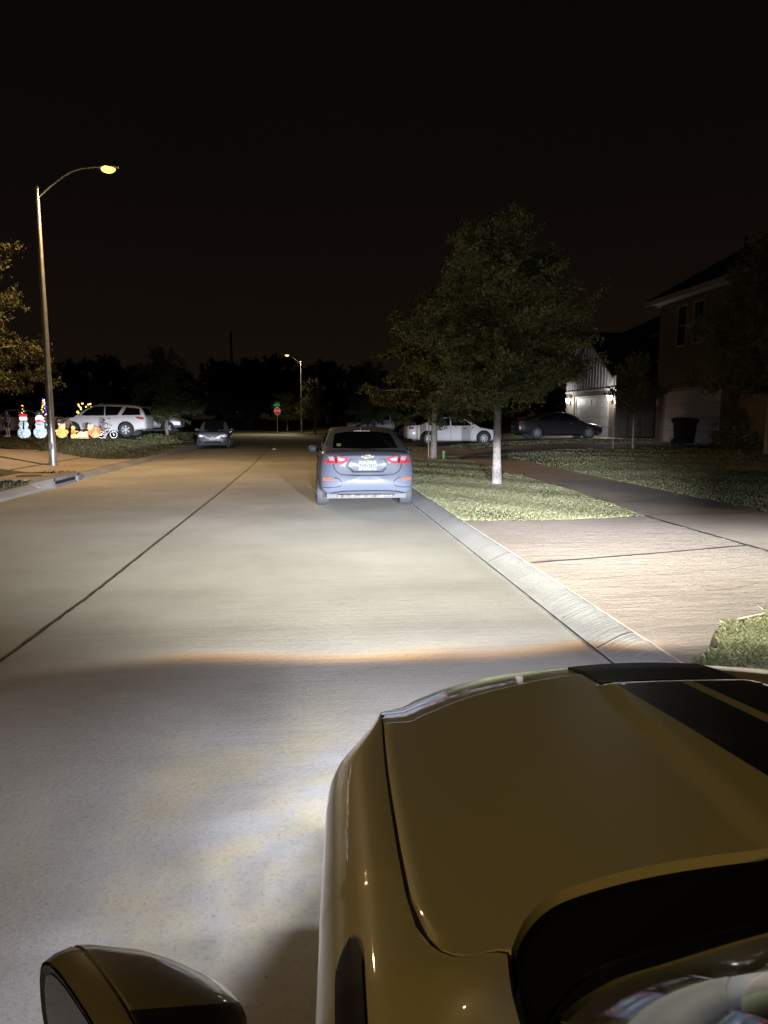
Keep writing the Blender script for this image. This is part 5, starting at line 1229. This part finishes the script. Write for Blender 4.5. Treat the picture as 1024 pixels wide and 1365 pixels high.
# ------------------------------------------------------------------ yard decorations
ice = mat_bulbs('snowman_glow', (.42,.72,1.0), (.95,.98,1.0), 9, 1.5, .5)
icew = mat_bulbs('snowman_head_glow', (.80,.90,1.0), (1,1,1), 9, 1.3, 1.0)
redglow = pm('red_glow_cloth', (.7,.02,.06), .7, emit=(1,.03,.10), estr=.8)
dk = pm('dark_scarf', (.012,.012,.03), .8)
def blob(parent, name, lobes, mat):
    b = MB(); prof = []
    z0 = lobes[0][0]-lobes[0][1]; z1 = lobes[-1][0]+lobes[-1][1]
    for k in range(41):
        z = lerp(z0+.01, z1-.002, k/40); r = 0
        for cz, cr in lobes:
            q = cr*cr-(z-cz)**2
            if q > 0: r = max(r, math.sqrt(q))
        prof.append((max(r,.03), z))
    prof = [(.001, prof[0][1])]+prof+[(.001, prof[-1][1])]
    return b.lathe(prof, 24).build(name, mat, parent, 50)
s1 = empty('snowman', 'glowing blue white snowman with tall black hat and dark scarf, the left one', 'snowman', (-13.86,37,.655), R(20))
blob(s1, 'body', [(.28,.29),(.68,.215)], ice); blob(s1, 'head', [(.98,.175)], icew)
b = MB(); b.lathe([(.185,1.07),(.19,1.10),(.175,1.19),(.12,1.2)], 20); b.build('hat_band', redglow, s1, 40)
b = MB(); b.lathe([(.13,1.2),(.125,1.6),(.11,1.66),(.001,1.67)], 18); ht = b.build('hat', M['black_cloth'], s1, 40)
bulb_y = pm('bulb_gold', (.9,.6,.15), .3, emit=(1,.62,.12), estr=2.6)
for k,(a,z) in enumerate(((-2.0,1.28),(-1.2,1.34),(-1.6,1.44),(-1.7,1.24),(-1.4,1.60),(-1.75,1.62))): MB().ball((.13*math.cos(a),.13*math.sin(a),z), .024, 8, 6).build('light_bulb', bulb_y, ht, 60)
b = MB(); b.tube([(.19*math.cos(a),.19*math.sin(a),.84-.03*math.sin(a*1)) for a in [2*PI*k/16 for k in range(17)]], .026, 8); b.tube([(.0,-.2,.82),(.01,-.245,.72),(-.01,-.235,.58),(-.015,-.28,.48)], [.03,.03,.035,.045], 8); b.build('scarf', dk, s1, 50)
s2 = empty('snowman', 'glowing blue white snowman with red scarf and low grey hat, the right one', 'snowman', (-13.13,37.1,.66), R(15))
blob(s2, 'body', [(.29,.305),(.67,.21)], ice); blob(s2, 'head', [(.97,.19)], icew)
b = MB(); b.tube([(.16*math.cos(a),.16*math.sin(a),.86) for a in [2*PI*k/16 for k in range(17)]], .035, 8); b.ball((-.02,-.185,.885), .055, 10, 7, (1.7,.7,.8)); b.build('scarf', redglow, s2, 50)
b = MB(); b.lathe([(.10,1.15),(.19,1.17),(.19,1.19),(.13,1.2),(.125,1.34),(.14,1.36),(.001,1.37)], 20); ht = b.build('hat', pm('grey_hat', (.16,.16,.18), .8), s2, 40)
MB().ball((0,-.13,1.23), .02, 8, 6).build('light_bulb', icew, ht, 60)
b = MB(); 
for k in range(7): a = -PI/2-.5+k/6; b.ball((.215*math.cos(a),.215*math.sin(a),.70), .014, 6, 5)
b.build('button', dk, s2, 50)
# cone tree of coloured bulbs
ct = empty('light_tree', 'thin cone tree of blue, green and red bulbs right of the snowmen', 'light tree', (-13.20,38,.70))
b = MB(); b.tube([(0,0,0),(0,0,1.95)], .015, 6)
for k in range(8): a = 2*PI*k/8; b.tube([(.30*math.cos(a),.30*math.sin(a),.02),(.02*math.cos(a),.02*math.sin(a),1.93)], .005, 4)
b.build('frame', M['plastic'], ct)
cols = [('blue',(.04,.08,1)),('green',(.08,.9,.35)),('red',(1,.06,.05)),('gold',(1,.55,.12)),('purple',(.45,.08,1)),('white',(.6,.85,1))]
bm_ = []
for nme, c_ in cols:
    bb = MB(); bb.ball((0,0,0), .034, 10, 7); bm_.append(bb.mesh('bulb_'+nme, pm('bulb_'+nme, c_, .3, emit=c_, estr=3.5), 60))
rnd = random.Random(4)
for k in range(52):
    q = ((k+.5)/52)**1.15; z = .06+1.88*q; r = .30*(1-q)+.02; a = k*2.4
    link('light_bulb', bm_[rnd.choice([0,0,1,2,3,4,5,0,3])], ct, (r*math.cos(a), r*math.sin(a), z))
# small lit figures
gold = mat_bulbs('gold_figure_glow', (.75,.55,.03), (1,.80,.35), 13, 1.6, .4)
orng = mat_bulbs('orange_figure_glow', (1.0,.16,.02), (1,.55,.3), 12, 1.4, .45)
pale = mat_bulbs('pale_figure_glow', (1.0,.55,.28), (1,.85,.6), 13, 1.4, .5)
f1 = empty('yard_figure', 'round glowing gold yard figure beside the lamp post', 'yard light', (-12.08,37,.69), R(10))
b = MB(); b.ball((0,0,.25), .27, 18, 12, (1,.8,.95)); b.ball((.24,-.02,.30), .07, 10, 8, (1.1,.8,1.6)); b.ball((-.25,-.02,.35), .06, 10, 8, (1.4,.8,.8)); b.build('body', gold, f1, 60)
b = MB(); b.ball((.03,-.02,.55), .16, 16, 10, (1,.9,.95)); b.ball((-.1,-.02,.68), .05, 8, 6); b.ball((.15,-.02,.68), .05, 8, 6); b.build('head', pale, f1, 60)
f2 = empty('yard_figure', 'small glowing yellow and red yard figure, the narrowest of the lit figures', 'yard light', (-11.40,36.6,.67), R(0))
b = MB(); b.lathe([(.001,0),(.12,.01),(.13,.12),(.09,.24),(.001,.25)], 14); b.ball((0,0,.52), .095, 12, 8); b.build('body', mat_bulbs('yellow_glow', (1,.72,.02), (1,.9,.3), 16, 1.2, .6), f2, 60)
b = MB(); b.lathe([(.001,.2),(.10,.22),(.11,.32),(.07,.44),(.001,.45)], 14); b.build('vest', mat_bulbs('red_glow', (1,.04,.12), (1,.35,.1), 16, 1.6, .8), f2, 60)
b = MB(); b.tube([(.08,-.02,.36),(.18,-.04,.33),(.26,-.05,.36)], [.035,.03,.025], 8); b.build('arm', gold, f2, 60)
f3 = empty('yard_sled', 'low glowing pink and orange sled in front of the SUV wheel', 'yard light', (-11.02,36.55,.67))
b = MB(); b.add([(-.26,-.12,.06),(.30,-.12,.06),(.32,-.12,.36),(.12,-.12,.30),(.0,-.12,.36),(-.2,-.12,.18),(-.26,.12,.06),(.30,.12,.06),(.32,.12,.36),(.12,.12,.30),(.0,.12,.36),(-.2,.12,.18)],[(0,1,2,3,4,5),(11,10,9,8,7,6)]+[(i,(i+1)%6,6+(i+1)%6,6+i) for i in range(6)]); b.build('body', pale, f3)
for s_ in (-1,1): MB().tube([(-.36,s_*.1,.12),(-.32,s_*.1,.02),(.3,s_*.1,.015),(.36,s_*.1,.03)], .012, 6).build('runner', gold, f3, 40)
f4 = empty('yard_figure', 'plump glowing orange yard figure with pale head beside the bicycle', 'yard light', (-10.52,37,.69), R(-5))
b = MB(); b.ball((.03,0,.27), .29, 18, 12, (1.05,.8,.95)); b.build('body', orng, f4, 60)
b = MB(); b.ball((-.15,-.04,.50), .16, 16, 10); b.ball((-.25,-.03,.62), .045, 8, 6); b.ball((-.06,-.03,.63), .045, 8, 6); b.build('head', pale, f4, 60)
lb = bush('light_shrub', 'bare dark shrub hung with gold string lights behind the white SUV hood', (-12.75,44.5,.66), .55,.45,1.75, 500, M['leaf_far'], .06, 9)
lb['category'] = 'lit shrub'
rnd = random.Random(8); gb = MB().ball((0,0,0), .05, 8, 6).mesh('gold_bulb', bulb_y, 60)
for k in range(20):
    a = rnd.uniform(0,2*PI); link('light_bulb', gb, lb, (-.25+.62*rnd.random()**.7*math.cos(a)*.9, -.45-.05*rnd.random(), 1.45+.42*rnd.uniform(-.6,1)))

# ------------------------------------------------------------------ people and bicycle
def skin_body(name, joints, bones, mat, parent, lv=1):
    me = bpy.data.meshes.new(name); me.from_pydata([j[0] for j in joints], bones, []); o = bpy.data.objects.new(name, me); COL.objects.link(o)
    m = o.modifiers.new('s','SKIN'); m.use_smooth_shade = True; sl = me.skin_vertices[0].data
    for i, j in enumerate(joints): sl[i].radius = (j[1], j[2] if len(j) > 2 else j[1]); sl[i].use_root = (i == 0)
    ss_ = o.modifiers.new('d','SUBSURF'); ss_.levels = lv; ss_.render_levels = lv
    dg = bpy.context.evaluated_depsgraph_get(); ev = bpy.data.meshes.new_from_object(o.evaluated_get(dg)); bpy.data.objects.remove(o)
    ev.materials.clear(); ev.materials.append(mat); shade(ev, 80); return link(name, ev, parent)
def person(label, loc, rz, H, pose, shirt, shorts, skin, hairlen, group=None, pants=False):
    """pose: dict of joints in units of body height; x right, y forward"""
    t = empty('person', label, 'person', loc, rz, group); k = H
    P = {n: tuple(c*k for c in v) for n, v in pose.items()}
    names = ['pelvis','waist','chest','neck','head','headtop','shL','elL','wrL','shR','elR','wrR','hipL','knL','anL','toL','hipR','knR','anR','toR']
    rad = dict(pelvis=.072,waist=.062,chest=.075,neck=.03,head=.052,headtop=.045,shL=.035,elL=.024,wrL=.017,shR=.035,elR=.024,wrR=.017,hipL=.052,knL=.034,anL=.022,toL=.016,hipR=.052,knR=.034,anR=.022,toR=.016)
    J = [(P[n], rad[n]*k, rad[n]*k*(.72 if n in ('pelvis','waist','chest') else 1)) for n in names]; ix = {n:i for i,n in enumerate(names)}
    B = [(ix[a],ix[c]) for a,c in (('pelvis','waist'),('waist','chest'),('chest','neck'),('neck','head'),('head','headtop'),('chest','shL'),('shL','elL'),('elL','wrL'),('chest','shR'),('shR','elR'),('elR','wrR'),('pelvis','hipL'),('hipL','knL'),('knL','anL'),('anL','toL'),('pelvis','hipR'),('hipR','knR'),('knR','anR'),('anR','toR'))]
    for s_ in 'LR':   # palm, four fingers and thumb
        w = Vector(P['wr'+s_]); d = (w-Vector(P['el'+s_])).normalized(); sd = d.cross(Vector((0,1,0.2))).normalized()*(1 if s_ == 'L' else -1)
        i0 = len(J); J.append((tuple(w+d*.035*k), .014*k)); B.append((ix['wr'+s_], i0))
        for f in range(4):
            o_ = sd*(f-1.5)*.011*k; i1 = len(J); ln = (.036,.042,.040,.032)[f]*k
            J.append((tuple(w+d*.055*k+o_), .0052*k)); J.append((tuple(w+d*.055*k+o_+d*ln+Vector((0,.008*k,0))), .0042*k)); B += [(i0,i1),(i1,i1+1)]
        i1 = len(J); J.append((tuple(w+d*.035*k+sd*.026*k+Vector((0,.01*k,0))), .005*k)); J.append((tuple(w+d*.058*k+sd*.034*k+Vector((0,.012*k,0))), .0045*k)); B += [(i0,i1),(i1,i1+1)]
    body = skin_body('body', J, B, skin, t)
    hd = Vector(P['head']); fw = Vector((0,1,0))
    n_ = MB(); n_.ball(hd+Vector((0,.062*k,.012*k)), .010*k, 8, 6, (.8,1,1.2)); n_.ball(hd+Vector((.056*k,0,.015*k)), .013*k, 8, 6, (.5,.8,1.2)); n_.ball(hd+Vector((-.056*k,0,.015*k)), .013*k, 8, 6, (.5,.8,1.2)); n_.build('face_relief', skin, body, 60)
    e_ = MB()
    for s_ in (-1,1): e_.ball(hd+Vector((s_*.02*k,.052*k,.025*k)), .006*k, 8, 6)
    e_.ball(hd+Vector((0,.054*k,-.012*k)), .012*k, 8, 6, (1,.4,.3)); e_.build('eyes_and_mouth', M['hair'], body, 60)
    h_ = MB(); h_.ball(hd+Vector((0,-.012*k,.03*k)), .064*k, 14, 10, (1,1,1)); h_.ball(hd+Vector((0,-.035*k,-hairlen*.5*k+.02*k)), .05*k, 12, 9, (1,.65,.4+hairlen*12)); h_.build('hair', M['hair'], t, 60)
    # clothes: a slightly larger shell over the trunk, upper arms and thighs
    def cl(names_, bones_, add, mat, nm):
        jj = [(P[n] if not isinstance(n, tuple) else tuple(lerp(P[n[0]][q],P[n[1]][q],n[2]) for q in range(3)), (rad[n] if not isinstance(n, tuple) else lerp(rad[n[0]],rad[n[1]],n[2]))*k+add*k, ((rad[n] if not isinstance(n, tuple) else lerp(rad[n[0]],rad[n[1]],n[2]))*(.72 if n in ('pelvis','waist','chest') else 1))*k+add*k) for n in names_]
        skin_body(nm, jj, bones_, mat, t)
    cl(['waist','chest',('chest','neck',.35),'shL',('shL','elL',.6),'shR',('shR','elR',.6),'pelvis'], [(0,1),(1,2),(1,3),(3,4),(1,5),(5,6),(0,7)], .012, shirt, 'shirt')
    q = .95 if pants else .75
    ext = [('knL','anL',.85),('knR','anR',.85)] if pants else []
    cl(['pelvis','hipL',('hipL','knL',q),'hipR',('hipR','knR',q)]+ext, [(0,1),(1,2),(0,3),(3,4)]+([(2,5),(4,6)] if pants else []), .014, shorts, 'shorts' if not pants else 'trousers')
    sh = MB()
    for s_ in 'LR':
        a = Vector(P['an'+s_]); c = Vector(P['to'+s_]); sh.tube([a+(a-c).normalized()*.02*k-Vector((0,0,.012*k)), (a+c)/2-Vector((0,0,.004*k)), c+(c-a).normalized()*.02*k-Vector((0,0,.0))], [.026*k,.028*k,.02*k], 10)
    sh.build('shoes', M['white_paint'], t, 60)
    return t
STAND = dict(pelvis=(0,0,.52),waist=(0,0,.61),chest=(0,0,.72),neck=(0,0,.83),head=(0,.005,.90),headtop=(0,0,.965),shL=(-.105,0,.79),elL=(-.135,-.01,.63),wrL=(-.13,.04,.49),shR=(.105,0,.79),elR=(.135,-.01,.63),wrR=(.13,.04,.49),
    hipL=(-.055,0,.49),knL=(-.06,.01,.27),anL=(-.06,-.01,.05),toL=(-.065,.09,.025),hipR=(.055,0,.49),knR=(.06,.01,.27),anR=(.06,-.01,.05),toR=(.065,.09,.025))
skin_ = M['skin']
pa = dict(STAND); pa.update(elR=(.15,.06,.66), wrR=(.11,.16,.72))
person('person in purple top and dark shorts standing beside the pale sedan', (-15.25,38.6,.69), R(150), 1.42, pa, M['purple'], M['black_cloth'], skin_, .10)
pk = dict(STAND); pk.update(pelvis=(0,-.06,.40),waist=(0,-.03,.49),chest=(0,.01,.60),neck=(0,.04,.71),head=(0,.06,.785),headtop=(0,.06,.85),shL=(-.1,.02,.67),shR=(.1,.02,.67),elL=(-.14,.1,.55),wrL=(-.1,.2,.50),elR=(.14,.1,.55),wrR=(.1,.2,.50),hipL=(-.055,-.06,.37),hipR=(.055,-.06,.37),knL=(-.07,.08,.28),knR=(.07,.08,.28),anL=(-.07,-.0,.07),anR=(.07,-.0,.07),toL=(-.075,.09,.04),toR=(.075,.09,.04))
person('child in grey clothes bending down behind the gold yard figure', (-12.2,38.4,.64), R(200), 1.28, pk, M['pink_cloth'], M['black_cloth'], skin_, .06, pants=True)
bk = dict(STAND); bk.update(pelvis=(0,-.02,.56),waist=(0,.0,.64),chest=(0,.02,.745),neck=(0,.03,.845),head=(0,.04,.915),headtop=(0,.04,.98),shL=(-.1,.02,.81),shR=(.1,.02,.81),elL=(-.17,.12,.74),wrL=(-.16,.27,.70),elR=(.17,.12,.74),wrR=(.16,.27,.70),hipL=(-.05,-.02,.53),hipR=(.05,-.02,.53),knL=(-.08,.12,.36),anL=(-.09,.05,.14),toL=(-.095,.13,.11),knR=(.09,.05,.28),anR=(.11,-.02,.05),toR=(.115,.07,.025))
BX, BY, BZ = -10.18, 38.0, .635
person('child in pale blue top straddling the small white bicycle', (BX-.16,BY,BZ), R(-72), 1.0, bk, M['grey_cloth'], M['pink_cloth'], skin_, .05)
t = empty('bicycle', 'small white child bicycle beside the orange yard figure', 'bicycle', (BX,BY,BZ), R(-72))
for y in (-.27,.32):
    w = MB(); w.lathe([(.155,-.018),(.175,-.018),(.185,0),(.175,.018),(.155,.018),(.155,-.018)], 24, (0,0,0), 'x', cap=False); wo = w.build('wheel', M['white_paint'], t, 40); wo.location = (0,y,.185)
    s = MB()
    for k in range(8): a = PI*k/8; s.tube([(0,.155*math.cos(a),.155*math.sin(a)),(0,-.155*math.cos(a),-.155*math.sin(a))], .0025, 4)
    s.lathe([(.001,-.03),(.02,-.03),(.02,.03),(.001,.03)], 8, axis='x'); s.build('spokes', M['chrome'], wo)
b = MB()
for pts in ([(0,-.27,.185),(0,-.02,.2),(0,.22,.47)],[(0,-.02,.2),(0,-.1,.46)],[(0,-.27,.185),(0,-.09,.42)],[(0,-.09,.42),(0,.22,.45)],[(0,.32,.185),(0,.24,.44),(0,.21,.60)]): b.tube(pts, .014, 6)
b.build('frame', M['white_paint'], t, 40)
b = MB(); b.tube([(-.2,.24,.68),(-.08,.22,.62),(.08,.22,.62),(.2,.24,.68)], .012, 6); b.build('handlebar', M['chrome'], t, 40)
MB().ball((0,-.12,.48), .08, 12, 8, (.7,1.2,.35)).build('saddle', M['plastic'], t, 50)
# small pale thing lying on the road
o = MB().add([(-.11,-.05,0),(.1,-.06,0),(.12,.05,0),(-.08,.06,0),(-.08,-.03,.05),(.06,-.04,.07),(.08,.03,.05),(-.05,.04,.06)],[(0,3,2,1),(4,5,6,7),(0,1,5,4),(1,2,6,5),(2,3,7,6),(3,0,4,7)]).build('litter', pm('pale_plastic', (.6,.66,.8), .4), None)
ox = o; o.location = (-1.72,38.5,-.002); tag(o, 'small crumpled pale scrap lying on the road beyond the blue sedan', 'litter')

# ------------------------------------------------------------------ render settings
scene.view_settings.view_transform = 'Standard'; scene.view_settings.look = 'None'; scene.view_settings.exposure = 0; scene.view_settings.gamma = 1
scene.render.engine = 'CYCLES'
scene.cycles.use_denoising = True
try: scene.cycles.denoiser = 'OPENIMAGEDENOISE'
except Exception: pass
scene.cycles.max_bounces = 6; scene.cycles.diffuse_bounces = 3; scene.cycles.glossy_bounces = 3; scene.cycles.sample_clamp_indirect = 4
